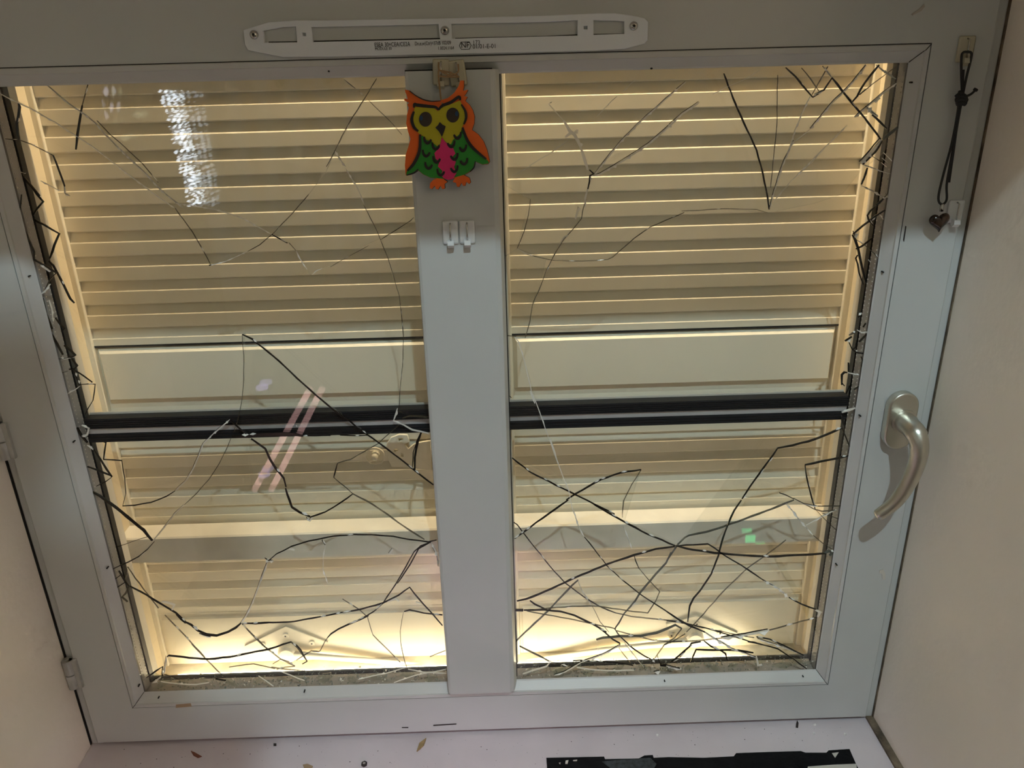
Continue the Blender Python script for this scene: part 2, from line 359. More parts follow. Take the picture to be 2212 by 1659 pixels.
# ------------------------------------------------------------------ shutters outside
SHY = .110
def slat_prof(z):
    return [(SHY-.0006, z), (SHY-.0012, z-.0009), (SHY-.0013, z-.0165), (SHY+.0002, z-.0180), (SHY+.005, z-.0178), (SHY+.008, z-.010), (SHY+.0105, z+.0142), (SHY+.0062, z+.0146), (SHY, z+.0005)]
UP_Z = [.3994-.0311*k for k in range(0, 10)]        # upper louvres
LO_Z = [-.0203-.0316*k for k in range(0, 11)]       # lower louvres
def shutter(x0, x1, sxi, label):
    s = empty('shutter', ((x0+x1)/2, SHY, -.45), label=label, cat='shutter', group='cream louvred shutters outside the window')
    T = Matrix.Translation(Vector((-(x0+x1)/2, -SHY, .45)))
    def sp(name, me, parent=s, label=None):
        me.transform(T); return new(name, me, parent=parent, label=label)
    stw = .052
    xi0, xi1 = x0+stw, x1-stw
    for a, b in ((x0, xi0), (xi1, x1)): sp('stile', box(a, b, SHY-.006, SHY+.024, -.4415, .470, 'cream', .0012))
    sp('rail', box(xi0, xi1, SHY-.004, SHY+.022, .4010, .470, 'cream', .001))
    sp('rail', box(xi0, xi1, SHY+.004, SHY+.022, -.018, .0790, 'cream'))
    sp('rail', box(xi0, xi1, SHY-.002, SHY+.022, -.4415, -.346, 'cream', .001))
    def panel(z0, z1, c):
        bm = bmesh.new(); Yb, Yf = SHY+.004, SHY-.0045
        o = [(xi0+.001, z0), (xi1-.001, z0), (xi1-.001, z1), (xi0+.001, z1)]
        i = [(xi0+c*.8, z0+c*.5), (xi1-c*.8, z0+c*.5), (xi1-c*.8, z1-c), (xi0+c*.8, z1-c)]
        O = [bm.verts.new((a, Yb, b)) for a, b in o]; I = [bm.verts.new((a, Yf, b)) for a, b in i]; K = [bm.verts.new((a, Yb+.010, b)) for a, b in o]
        bm.faces.new(I); bm.faces.new(K[::-1])
        for k in range(4):
            bm.faces.new((O[k], O[(k+1) % 4], I[(k+1) % 4], I[k])); bm.faces.new((K[k], K[(k+1) % 4], O[(k+1) % 4], O[k]))
        return fin(bm, 'cream')
    sp('rail', prism([(SHY-.0006, .0884), (SHY-.0012, .0875), (SHY-.0012, .0788), (SHY+.0080, .0788), (SHY+.0105, .1026), (SHY+.0062, .1030), (SHY, .0889)], xi0-.001, xi1+.001, 'cream', 'x'))
    sp('groove', box(xi0, xi1, SHY-.0016, SHY+.006, .0764, .0789, 'dark'))
    sp('panel', panel(.0005, .0765, .008))
    sp('panel', panel(-.4415, -.3485, .007))
    base = None
    for z in UP_Z+LO_Z:
        if base is None:
            me = prism(slat_prof(0), xi0-.001, xi1+.001, 'cream', 'x'); me.transform(Matrix.Translation(Vector((-(x0+x1)/2, -SHY, 0)))); base = me
        o = new('slat', base, parent=s); o.location.z = z+.45
    return s, sp
S_L, spL = shutter(-.538, .003, 1, 'left louvred cream shutter leaf, behind the bead curtain reflection')
S_R, spR = shutter(.0045, .537, 1, 'right louvred cream shutter leaf, behind the field beside the window handle')
S_L['label'] = 'left leaf of the cream louvred shutters, seen left of the mullion'
S_R['label'] = 'right leaf of the cream louvred shutters, seen right of the mullion'
def bracket(sp, s, plate_px, screws, boss, arm):
    Yf = SHY-.0075
    b = sp('bracket', plate([xz(plate_px, Yf)], Yf, .003, 'cream', .0006), label='cream metal stay bracket with three screws')
    for x, y in screws:
        q = P(x, y, Yf); o = sp('screw', fin(tube_bm([(q.x, Yf-.0018, q.z), (q.x, Yf+.001, q.z)], [.0042, .0055], 14), 'cream'), parent=b)
        sp('screw_slot', fin(tube_bm([(q.x, Yf-.0021, q.z), (q.x, Yf-.001, q.z)], .0014, 6), 'fleck'), parent=b)
    q = P(*boss, Yf-.006)
    sp('boss', fin(tube_bm([(q.x, Yf-.012, q.z), (q.x, Yf-.009, q.z), (q.x, Yf+.001, q.z)], [.011, .0145, .0150], 22), 'cream', False), parent=b)
    sp('arm', fin(tube_bm([P(*a[:2], Yf-.008) for a in arm], [a[2] for a in arm], 10, None, .6), 'cream', True), parent=b)
bracket(spL, S_L, [(530, 1396), (617, 1354), (706, 1388), (660, 1410), (580, 1412)], [(617, 1373), (568, 1392), (674, 1389)], (621, 1412), [(622, 1412, .007), (700, 1419, .0052), (800, 1427, .0050), (900, 1436, .0045), (960, 1440, .004)])
bracket(spR, S_R, [(1440, 1349), (1505, 1331), (1592, 1368), (1560, 1384), (1450, 1388)], [(1505, 1347), (1555, 1367), (1450, 1372)], (1500, 1380), [(1500, 1382, .007), (1420, 1392, .0055), (1300, 1405, .0055), (1200, 1420, .005), (1120, 1432, .005)])
# latch knob and scrolled plate on the left leaf
kq = P(810, 986, SHY-.008)
kn = spL('latch_knob', plate([disc_pts(kq.x, kq.z, .0135, .0135, 28), disc_pts(kq.x, kq.z, .0118, .0118, 28)], SHY-.009, .003, 'cream'), label='round latch knob')
spL('knob_centre', fin(tube_bm([(kq.x, SHY-.012, kq.z), (kq.x, SHY-.002, kq.z)], [.0045, .0060], 16), 'cream', True), parent=kn)
kS2 = (460, 880, .2290)
spL('latch_plate', plate([xz([(1640, 350), (1680, 290), (1760, 260), (1830, 265), (1850, 320), (1800, 350), (1840, 400), (1900, 350), (1980, 330), (2050, 320), (2060, 590), (1900, 575), (1780, 560), (1690, 560), (1650, 480)], SHY-.008, kS2), xz([(1700, 400), (1740, 380), (1750, 410), (1715, 425)], SHY-.008, kS2), xz([(1770, 430), (1800, 440), (1800, 470), (1765, 470)], SHY-.008, kS2), xz([(1740, 290), (1790, 285), (1800, 310), (1750, 330)], SHY-.008, kS2)], SHY-.008, .004, 'cream', .0006), label='scrolled latch plate')
# guard rail between window and shutter
g = new('guard_rail', prism([(.069, -.1905), (.071, -.1885), (.1025, -.1880), (.1025, -.228), (.069, -.228)], -.4928, .4928, 'guard', 'x'), label='broad horizontal wooden guard rail in front of the shutters', cat='guard rail')
# added led bars, hidden from view, to light the gap before the shutters
def led(name, label, x0, x1, Y, z, e, col, down):
    o = empty(name, ((x0+x1)/2, Y, z), label=label, cat='lamp'); h = (x1-x0)/2
    new('housing', box(-h, h, -.006, .006, .002, .010, 'alu', .001) if down else box(-h, h, -.0085, -.0040, -.0040, .0035, 'alu', .0008), parent=o)
    new('diffuser', fin(tube_bm([(-h, 0, -.001 if down else .001), (h, 0, -.001 if down else .001)], .0045 if down else .0034, 10), emit(name+'_glow', col, e, True)), parent=o)
led('fill_light_bar', 'added warm light bar, out of view, under the outer lintel', -.26, .478, .066, .785, LINTEL_E, (1, .80, .52), True)
led('fill_light_bar', 'added warm light bar, out of view, on the outer stone sill', -.46, .40, .0760, -.4378, SILL_E, (1, .84, .58), False)

# ------------------------------------------------------------------ broken glass
GY, OY = .0005, .0205           # front faces of inner and outer pane
def pane(name, px, Y, m, th=.0038):
    pts = [(max(-.472, min(.472, a)), max(-.396, min(.396, b))) for a, b in xz(px, Y)]
    return part(name, prism(pts, Y, Y+th, m, 'y'))
outL = pane('outer_pane', [(-80, 150), (1000, 150), (1080, 1520), (300, 1520)], OY, 'glass_out')
outR = pane('outer_pane', [(1004, 150), (2000, 120), (1790, 1500), (1082, 1520)], OY, 'glass_out')
inner = {}
inner['ul'] = pane('glass_shard', [(-60, 182), (813, 168), (788, 212), (758, 260), (723, 326), (703, 371), (666, 420), (590, 505), (535, 541), (488, 564), (455, 572), (440, 545), (414, 500), (378, 449), (255, 359), (184, 306), (96, 250), (0, 200), (-40, 188)], GY, 'glass')
inner['um'] = pane('glass_shard', [(814, 168), (905, 162), (912, 478), (848, 502), (822, 515), (786, 531), (720, 575), (695, 580), (670, 595), (640, 540), (620, 523), (591, 505), (667, 420), (704, 371), (724, 326), (759, 260), (789, 212)], GY, 'glass')
inner['mu'] = pane('glass_shard', [(825, 518), (849, 504), (912, 480), (950, 905), (930, 915), (861, 890), (868, 800), (871, 724), (868, 690), (862, 637), (852, 605), (837, 555)], GY, 'glass')
inner['ll'] = pane('glass_shard', [(525, 722), (545, 733), (592, 769), (642, 817), (697, 864), (722, 884), (744, 901), (817, 955), (895, 1015), (950, 1058), (1000, 1520), (300, 1520), (262, 1280), (276, 1230), (330, 1170), (398, 1090), (450, 1035), (474, 1000), (500, 944), (520, 880), (522, 860), (528, 760)], GY, 'glass')
inner['ur'] = pane('glass_shard', [(1066, 160), (2000, 130), (1938, 260), (1910, 330), (1860, 370), (1820, 420), (1760, 440), (1660, 460), (1560, 452), (1478, 459), (1405, 490), (1340, 540), (1313, 562), (1243, 564), (1166, 557), (1117, 537), (1145, 430), (1090, 400)], GY, 'glass')
inner['rm'] = pane('glass_shard', [(1082, 560), (1117, 538), (1180, 560), (1160, 640), (1134, 730), (1112, 727), (1140, 803), (1160, 871), (1190, 960), (1215, 1040), (1107, 988), (1095, 900)], GY, 'glass')
inner['lr'] = pane('glass_shard', [(1105, 990), (1240, 1066), (1320, 1030), (1384, 1016), (1350, 1125), (1467, 1180), (1600, 1000), (1680, 968), (1822, 925), (1860, 930), (1800, 1500), (1085, 1520)], GY, 'glass')
crack_jit = random.Random(3)
def crack(par, px, wpx, style, k=(0, 0, 1), out=False, dash=None):
    """a fissure through a pane: a thin solid ribbon; bright ones carry splinter glints"""
    Yc = (OY if out else GY) + .0005
    pts = [(k[0]+a*k[2], k[1]+b*k[2]) for a, b in px]
    # densify with a slight wander
    dens = []
    for i in range(len(pts)-1):
        (a, b), (c, d) = pts[i], pts[i+1]; L = math.hypot(c-a, d-b); n = max(1, int(L/14))
        for j in range(n):
            t = j/n; jit = .35 if 0 < t else 0
            dens.append((a+(c-a)*t+crack_jit.uniform(-jit, jit)*1.6, b+(d-b)*t+crack_jit.uniform(-jit, jit)*1.6))
    dens.append(pts[-1])
    W = [P(a, b, Yc) for a, b in dens]; s = .00042; n = len(W)
    bm = bmesh.new(); rings = []
    base = {'d': 0, 'm': 0, 'g': 0, 'b': 0, 'p': 0}[style]
    for i in range(n):
        t = (W[min(i+1, n-1)] - W[max(i-1, 0)]); t.y = 0; t.normalize(); nv = Vector((-t.z, 0, t.x))
        f = .55 if i in (0, n-1) else crack_jit.uniform(.75, 1.15)
        ww = wpx*s*.5*f*(.95 if style == 'b' else 1)
        dep = .0004 + .00012*wpx
        rings.append([bm.verts.new(W[i]+nv*ww+Vector((0, -.0009, 0))), bm.verts.new(W[i]-nv*ww+Vector((0, -.0009, 0))), bm.verts.new(W[i]-nv*ww*.8+Vector((0, dep, 0))), bm.verts.new(W[i]+nv*ww*.8+Vector((0, dep, 0)))])
    for i in range(n-1):
        for q in range(4): bm.faces.new((rings[i][q], rings[i][(q+1) % 4], rings[i+1][(q+1) % 4], rings[i+1][q]))
    bm.faces.new(rings[0]); bm.faces.new(rings[-1][::-1])
    mats = [{'d': 'crack_d', 'm': 'crack_m', 'g': 'crack_g', 'b': 'pale', 'p': 'pale'}[style]]
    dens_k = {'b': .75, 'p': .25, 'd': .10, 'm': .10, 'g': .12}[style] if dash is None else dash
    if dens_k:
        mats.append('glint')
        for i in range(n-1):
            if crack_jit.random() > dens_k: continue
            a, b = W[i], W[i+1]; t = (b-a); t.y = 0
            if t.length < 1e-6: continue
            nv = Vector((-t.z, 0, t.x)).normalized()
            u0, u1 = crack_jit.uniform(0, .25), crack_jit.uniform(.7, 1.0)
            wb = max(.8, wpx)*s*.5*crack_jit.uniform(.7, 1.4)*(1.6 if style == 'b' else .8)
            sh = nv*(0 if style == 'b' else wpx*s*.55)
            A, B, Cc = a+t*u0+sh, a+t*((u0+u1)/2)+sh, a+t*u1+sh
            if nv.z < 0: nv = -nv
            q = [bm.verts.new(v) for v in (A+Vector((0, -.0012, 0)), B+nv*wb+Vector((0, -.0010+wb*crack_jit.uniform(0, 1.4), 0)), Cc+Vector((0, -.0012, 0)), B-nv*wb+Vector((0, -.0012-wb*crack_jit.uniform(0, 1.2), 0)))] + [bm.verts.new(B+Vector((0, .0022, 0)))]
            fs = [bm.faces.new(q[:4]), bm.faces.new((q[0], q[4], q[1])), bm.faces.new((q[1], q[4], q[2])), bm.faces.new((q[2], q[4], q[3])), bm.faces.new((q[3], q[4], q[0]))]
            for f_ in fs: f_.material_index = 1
    return sub('crack', fin(bm, mats), par)
kA, kB, kC, kD, kE, kF, kG, kH = (0, 140, .1718), (0, 420, .1356), (60, 640, .1356), (120, 860, .1718), (200, 1140, .1718), (280, 1360, .1718), (640, 1330, .1627), (460, 880, .2290)
kI, kJ, kK, kL, kM, kN, kO, kP = (1640, 120, .1627), (1760, 380, .1447), (1740, 620, .1447), (1640, 840, .2412), (1090, 1080, .1718), (1440, 1080, .1718), (1100, 1300, .1718), (1440, 1300, .1718)
kQ, kR, kS, kT = (1040, 130, .1808), (1080, 430, .1808), (640, 150, .1266), (440, 420, .217)
kU, kV, kW, kX, kY, kZ, kAA, kBB = (0, 0, .3376), (740, 0, .3376), (1472, 0, .3376), (0, 550, .3376), (740, 550, .3376), (1472, 550, .3376), (0, 1100, .337), (740, 1100, .337)
UL, UM, MU, LL, UR, RM, LR = (inner[k] for k in ('ul', 'um', 'mu', 'll', 'ur', 'rm', 'lr'))
C = [
 # upper left field
 (UL, kA, 2.2, 'b', [(0, 360), (90, 410), (230, 475), (380, 545), (480, 600), (560, 650), (700, 725), (810, 800), (920, 870), (1070, 965), (1220, 1070), (1370, 1185), (1480, 1275), (1630, 1390), (1790, 1510), (1960, 1640), (2190, 1795)]),
 (UL, kA, 5, 'd', [(235, 480), (248, 530), (235, 640), (215, 740), (225, 860), (245, 940)]),
 (UL, kA, 2, 'm', [(70, 930), (160, 940), (250, 945), (400, 1000), (550, 1075), (670, 1140)]),
 (outL, kA, 4, 'd', [(670, 1140), (700, 1210), (740, 1320), (785, 1440), (815, 1530)]),
 (outL, kA, 3, 'b', [(815, 1530), (820, 1620), (880, 1650)]), (outL, kA, 2, 'b', [(515, 1460), (650, 1530), (745, 1580)]),
 (UL, kA, 2, 'm', [(1105, 250), (1065, 400), (1035, 510)]), (UL, kA, 5, 'd', [(1035, 510), (1010, 660), (975, 880), (955, 1065)]),
 (UL, kA, 3.2, 'b', [(600, 262), (700, 345), (870, 490), (930, 530), (1070, 625), (1210, 740), (1310, 860), (1410, 960), (1530, 1080), (1650, 1195), (1830, 1360), (1990, 1540), (2100, 1640), (2300, 1790)]),
 (outL, kA, 1.5, 'm', [(1220, 700), (1380, 870), (1500, 970), (1640, 1100), (1800, 1250), (1900, 1370), (1990, 1480)]),
 (UL, kU, 2.4, 'b', [(1120, 1300), (1380, 1340), (1480, 1370), (1560, 1400), (1650, 1450), (1740, 1500)]), (UL, kU, 3, 'd', [(1740, 1500), (1840, 1555)]),
 (UL, kS, 2.2, 'm', [(1370, 160), (1320, 240), (1170, 490), (1040, 700), (900, 920), (780, 1140), (660, 1390), (560, 1580), (515, 1659)]),
 (UL, kT, 2.2, 'm', [(1045, 0), (950, 110), (830, 245), (690, 390), (560, 500), (440, 565)]), (UL, kT, 2.2, 'b', [(440, 565), (310, 625), (220, 665), (110, 695), (70, 702)]),
 (UL, kU, 1.4, 'm', [(1120, 1330), (1230, 1480), (1310, 1620), (1348, 1694)]), (UL, kT, 5, 'd', [(55, 705), (90, 700)]),
 (UM, kS, 3, 'b', [(660, 1390), (720, 1480), (780, 1580), (840, 1659)]), (UM, kV, 2.5, 'b', [(20, 1080), (40, 1110), (90, 1190), (130, 1280)]),
 (UM, kT, 2.2, 'b', [(1560, 0), (1590, 80)]), (UM, kT, 1.4, 'm', [(1590, 100), (1700, 310), (1760, 450)]), (MU, kT, 1.4, 'm', [(1760, 450), (1830, 620), (1900, 850), (1945, 1000), (1975, 1250), (1985, 1400)]),
 (MU, kY, 1.5, 'm', [(375, 350), (390, 530), (385, 700), (370, 850), (360, 980), (340, 1040)]),
 (UM, kT, 1.2, 'm', [(850, 480), (920, 560)]), (UM, kT, 2.2, 'b', [(920, 560), (975, 665), (1030, 745)]), (UM, kT, 2, 'p', [(1080, 800), (1120, 760), (1180, 735)]), (UM, kT, 1.3, 'm', [(1260, 720), (1400, 640), (1640, 510)]),
 (UM, kT, 2, 'm', [(1760, 450), (1800, 425), (1880, 375), (2060, 260), (2090, 230)]),
 (outL, kS, 2, 'm', [(810, 165), (920, 255), (1010, 325)]), (outL, kS, 3, 'b', [(1080, 380), (1160, 455)]), (outL, kS, 1.3, 'm', [(1230, 520), (1400, 690), (1600, 880), (1800, 1110)]),
 # left edge splinters
 (outL, kA, 6, 'd', [(265, 1350), (300, 1420), (400, 1530), (500, 1650)]), (outL, kA, 3, 'b', [(90, 1295), (200, 1320), (320, 1365)]), (outL, kA, 5, 'p', [(240, 1340), (225, 1430), (205, 1500)]),
 (outL, kB, 5, 'd', [(500, -130), (590, 0), (690, 115), (600, 220), (510, 360)]), (outL, kB, 5, 'd', [(510, 385), (700, 480), (830, 560), (945, 625), (870, 800), (795, 1020)]),
 (UL, kB, 3, 'd', [(345, 0), (330, 150), (310, 290)]), (UL, kB, 5, 'd', [(360, 500), (440, 680), (545, 920), (540, 1035), (700, 1120), (900, 1250)]), (outL, kB, 5, 'd', [(780, 1060), (850, 1130), (920, 1260), (1020, 1450), (1120, 1659), (1185, 1730)]),
 (UL, kB, 3, 'd', [(900, 1250), (800, 1350), (720, 1520)]), (UL, kB, 5, 'p', [(650, 1130), (720, 1170), (800, 1230)]), (UL, kB, 4, 'p', [(800, 1430), (720, 1540), (640, 1600)]),
 (UL, kC, 6, 'd', [(235, 30), (290, 280), (390, 520)]), (UL, kC, 6, 'd', [(370, 590), (470, 760), (560, 930)]), (UL, kC, 3, 'p', [(340, 60), (390, 200), (400, 330), (410, 400)]),
 (UL, kC, 6, 'd', [(580, 780), (680, 860), (760, 940), (700, 975), (640, 950)]), (UL, kC, 3, 'b', [(540, 960), (580, 1000), (740, 970)]), (UL, kC, 5, 'd', [(700, 990), (790, 1110), (740, 1160), (660, 1160)]), (UL, kC, 5, 'd', [(740, 1180), (830, 1420)]),
 (UL, kC, 3, 'd', [(740, 1170), (880, 1260), (1030, 1370)]), (UL, kC, 2, 'd', [(840, 1405), (960, 1395), (1080, 1400)]), (UL, kC, 2, 'd', [(1075, 1400), (1060, 1540), (1040, 1659), (960, 1790), (920, 1880)]), (UL, kC, 3, 'p', [(630, 1560), (780, 1470), (830, 1430)]),
 (UL, kC, 1.6, 'm', [(540, 1220), (640, 1190)]), (UL, kC, 1.6, 'm', [(480, 1000), (560, 995)]), (UL, kC, 5, 'd', [(440, 340), (520, 450), (585, 515), (540, 560)]),
 # glazing bar to lower left field
 (LL, kX, 4, 'd', [(1550, 510), (1615, 540), (1750, 650), (1900, 790), (2060, 930), (2192, 1040)]), (LL, kH, 4, 'd', [(1180, 30), (1240, 90), (1400, 215), (1560, 330), (1760, 480), (1900, 590), (2080, 730)]),
 (LL, kX, 1.3, 'm', [(1550, 510), (1560, 640), (1560, 800), (1545, 950), (1525, 1050), (1500, 1130)]),
 (LL, kD, 3, 'd', [(845, 1355), (1000, 1345), (1200, 1310), (1400, 1230), (1510, 1160)]), (LL, kD, 3.5, 'b', [(1510, 1160), (1640, 1040), (1730, 890), (1800, 730), (1860, 570), (1980, 450), (2190, 270)]),
 (LL, kD, 2.2, 'm', [(2210, 490), (2160, 620), (2060, 820), (1930, 1020), (1780, 1190), (1620, 1340)]), (LL, kD, 3, 'b', [(1620, 1340), (1500, 1450), (1410, 1570), (1340, 1659), (1225, 1800)]),
 (outL, kD, 4, 'd', [(530, 510), (635, 560), (605, 770)]), (outL, kD, 3.5, 'd', [(605, 770), (720, 775), (835, 785)]), (outL, kD, 1.5, 'd', [(835, 790), (870, 1000), (885, 1200), (845, 1355)]),
 (LL, kD, 5, 'd', [(480, 640), (560, 760), (640, 890), (710, 990)]), (LL, kD, 3, 'p', [(400, 590), (480, 650)]), (LL, kD, 4, 'd', [(400, 860), (520, 900), (640, 950), (710, 980)]), (LL, kD, 3, 'd', [(710, 990), (630, 1050), (515, 1105)]),
 (LL, kD, 8, 'd', [(465, 1180), (560, 1230), (700, 1330), (900, 1490), (1110, 1659), (1215, 1790)]), (LL, kD, 7, 'd', [(270, 370), (320, 460), (400, 560)]), (LL, kD, 5, 'p', [(330, 340), (420, 380), (400, 460), (330, 470)]),
 (LL, kH, 2.5, 'b', [(0, 250), (160, 115)]), (LL, kH, 4, 'd', [(160, 115), (220, 170), (330, 260)]), (LL, kH, 11, 'd', [(180, 278), (350, 270), (500, 255), (600, 252), (760, 252), (850, 268)]), (LL, kH, 2, 'd', [(850, 268), (980, 268), (1110, 265)]), (LL, kH, 2, 'd', [(1200, 262), (1330, 266), (1460, 262)]),
 (LL, kH, 5.5, 'd', [(360, 295), (495, 390), (540, 490), (590, 570), (670, 670), (690, 750)]), (LL, kH, 6.5, 'd', [(685, 765), (745, 940), (820, 990), (915, 1030)]), (LL, kH, 4, 'd', [(915, 1035), (1060, 985), (1200, 900), (1320, 815)]), (LL, kH, 5, 'b', [(890, 1045), (915, 1070), (940, 1035)]),
 (LL, kH, 3.5, 'm', [(1320, 815), (1500, 910), (1650, 1010), (1800, 1120), (1995, 1245)]), (LL, kH, 1.5, 'm', [(1320, 815), (1250, 750), (1140, 660)]), (LL, kH, 4, 'd', [(1140, 660), (1150, 620), (1175, 525)]), (LL, kH, 2.5, 'm', [(1175, 525), (1300, 490), (1420, 420), (1560, 340), (1680, 230), (1760, 160)]),
 (LL, kH, 8, 'd', [(1905, 590), (1905, 470), (1930, 320), (1965, 235)]), (LL, kH, 3, 'd', [(1880, 580), (1890, 420), (1920, 330)]), (MU, kH, 4, 'p', [(1700, 125), (1800, 165), (1880, 210), (2040, 245)]), (MU, kH, 5, 'p', [(1740, 10), (1720, 80), (1705, 120)]), (MU, kH, 5, 'm', [(1790, 100), (1850, 80), (1980, 85), (2030, 100)]),
 (LL, kH, 3.2, 'd', [(520, 1450), (600, 1380), (740, 1310), (900, 1260), (1130, 1215), (1330, 1198), (1500, 1200), (1700, 1215), (1850, 1245), (2030, 1268), (2110, 1250)]), (LL, kH, 3.5, 'b', [(520, 1450), (480, 1560), (440, 1659)]), (LL, kH, 4, 'd', [(1030, 1250), (1060, 1295)]), (LL, kH, 2.5, 'b', [(1060, 1300), (1040, 1420), (1040, 1530), (1085, 1659)]),
 (LL, kH, 4, 'd', [(2050, 1272), (1940, 1330), (1860, 1480), (1740, 1659)]), (LL, kH, 5, 'b', [(2060, 1275), (2120, 1400), (2130, 1500)]), (LL, kH, 6, 'b', [(500, 1430), (530, 1450), (570, 1450)]), (LL, kH, 7, 'p', [(720, 1330), (770, 1345)]),
 (LL, kE, 3, 'd', [(775, 175), (690, 270), (580, 360), (450, 430), (260, 515)]), (outL, kE, 1, 'm', [(720, 105), (520, 165), (320, 235), (200, 280)]), (LL, kE, 4, 'd', [(345, 600), (290, 640)]), (LL, kE, 5, 'd', [(315, 745), (400, 690)]), (LL, kE, 5, 'd', [(330, 540), (420, 690), (460, 740)]), (LL, kE, 6, 'm', [(450, 750), (420, 820), (370, 870), (440, 930)]),
 (LL, kE, 4.5, 'd', [(470, 735), (600, 800), (750, 890), (900, 980), (1050, 1070), (1180, 1190)]), (LL, kE, 4, 'd', [(1050, 1085), (1110, 1150), (1170, 1200)]), (LL, kE, 7, 'd', [(1180, 1190), (1240, 1220), (1320, 1290), (1430, 1340), (1560, 1355), (1700, 1310), (1800, 1255), (1870, 1195)]), (LL, kE, 4, 'b', [(1350, 1335), (1420, 1360), (1490, 1375)]),
 (LL, kE, 4, 'b', [(1870, 1195), (1930, 1110), (2000, 970), (2070, 790), (2140, 590), (2200, 440)]), (LL, kE, 3.5, 'd', [(1880, 1200), (2050, 1205), (2212, 1195)]), (outL, kE, 3, 'm', [(1880, 1205), (2020, 1350), (2212, 1540)]), (outL, kE, 2.5, 'm', [(440, 490), (640, 770), (830, 1010)]), (outL, kE, 2.5, 'm', [(910, 1095), (1100, 1290), (1410, 1625)]),
 (LL, kE, 7, 'p', [(870, 930), (950, 940), (1030, 970), (1000, 1030)]),
 (outL, kF, 2.5, 'm', [(780, 180), (960, 370), (1170, 575)]), (LL, kF, 5, 'd', [(470, 340), (490, 325), (750, 355), (1000, 370), (1250, 345), (1500, 295), (1750, 245), (2030, 155)]), (LL, kF, 5, 'b', [(470, 340), (455, 430), (430, 560)]), (LL, kF, 4, 'm', [(2030, 155), (2110, 220), (2212, 370)]),
 (outL, kF, 3, 'm', [(1480, 0), (1700, 215), (1900, 370), (2080, 460)]), (LL, kF, 2, 'm', [(1800, 430), (1900, 370), (2000, 400), (2080, 460)]), (LL, kF, 2, 'm', [(1250, 470), (1350, 455), (1560, 430), (1700, 460), (1830, 490)]), (LL, kF, 3, 'm', [(1780, 470), (1900, 490), (2212, 520)]), (LL, kF, 2, 'm', [(1850, 500), (1960, 470), (2080, 460)]),
 (LL, kF, 5, 'd', [(215, 600), (330, 520), (415, 465), (410, 580)]), (LL, kF, 6, 'b', [(290, 670), (390, 600)]), (LL, kF, 3, 'p', [(390, 650), (600, 680), (830, 690), (1000, 665)]), (LL, kF, 2, 'm', [(430, 560), (620, 620), (820, 600)]), (LL, kF, 2.2, 'p', [(1620, 580), (1810, 710)]), (LL, kF, 2.2, 'p', [(1910, 530), (2200, 640)]), (LL, kF, 6, 'd', [(1080, 620), (1210, 640)]),
 (LL, kAA, 3.5, 'd', [(1560, 733), (1620, 730), (1880, 720), (2100, 680), (2196, 660)]), (LL, kBB, 4, 'd', [(0, 662), (120, 640), (260, 600), (360, 550), (430, 500)]), (LL, kBB, 4, 'd', [(430, 500), (520, 610), (640, 745)]), (LL, kBB, 3.5, 'd', [(0, 755), (100, 710), (200, 655), (260, 600), (340, 480), (410, 360), (460, 270), (500, 235), (560, 212)]),
 (LL, kBB, 4, 'd', [(395, 655), (430, 645), (520, 665), (640, 677)]), (outL, kBB, 2, 'm', [(0, 575), (110, 645), (160, 690), (180, 760), (195, 805)]), (outL, kBB, 2.5, 'm', [(195, 805), (260, 870), (330, 940), (370, 980)]), (LL, kBB, 2, 'm', [(390, 660), (370, 780), (375, 870), (400, 980), (415, 1020)]), (LL, kBB, 2, 'm', [(560, 945), (660, 905)]), (LL, kBB, 2, 'p', [(420, 1025), (520, 1045), (665, 1050)]), (LL, kBB, 2, 'p', [(100, 1090), (280, 1050), (400, 1015)]), (LL, kBB, 2, 'p', [(330, 1110), (480, 1060), (665, 1025)]),
 (LL, kBB, 9, 'p', [(290, 590), (340, 570), (360, 590)]), (LL, kBB, 6, 'p', [(470, 595), (500, 605)]), (LL, kBB, 5, 'b', [(300, 285), (322, 255)]),
 (LL, kG, 4, 'd', [(410, 295), (460, 240), (560, 175), (700, 110), (850, 50), (960, 0)]), (LL, kG, 3, 'm', [(410, 300), (380, 340), (320, 460), (300, 475), (200, 465), (110, 520), (0, 590)]), (LL, kG, 3, 'd', [(0, 385), (60, 450), (145, 605), (80, 640)]),
 # upper right field
 (outR, kQ, 2, 'p', [(850, 490), (800, 520), (870, 600), (980, 720)]), (UR, kQ, 8, 'p', [(980, 720), (1010, 770), (1050, 840), (1110, 890), (1160, 980), (1190, 1060)]), (UR, kQ, 9, 'p', [(1190, 1060), (1230, 1180), (1270, 1310)]), (UR, kQ, 9, 'p', [(1000, 920), (1050, 880), (1080, 860)]), (UR, kQ, 9, 'p', [(1110, 850), (1150, 870)]),
 (UR, kQ, 5, 'd', [(1290, 1310), (1340, 1355), (1295, 1380), (1290, 1450), (1270, 1540)]), (UR, kQ, 6, 'p', [(1270, 1540), (1240, 1640), (1240, 1760)]), (UR, kQ, 3.5, 'b', [(1350, 1370), (1500, 1170), (1650, 990), (1850, 780), (2040, 610), (2212, 455), (2440, 260)]), (UR, kQ, 5, 'b', [(1340, 1385), (1420, 1360), (1560, 1280), (1800, 1130), (2000, 1000), (2212, 815), (2400, 640), (2600, 505)]),
 (UR, kW, 1.5, 'p', [(200, 605), (280, 560), (420, 500), (500, 450)]), (outR, kQ, 2, 'p', [(1840, 225), (1690, 375)]), (outR, kQ, 2, 'p', [(1620, 430), (1500, 545), (1380, 670)]), (outR, kQ, 2, 'p', [(1040, 950), (850, 1090), (550, 1280), (350, 1390)]),
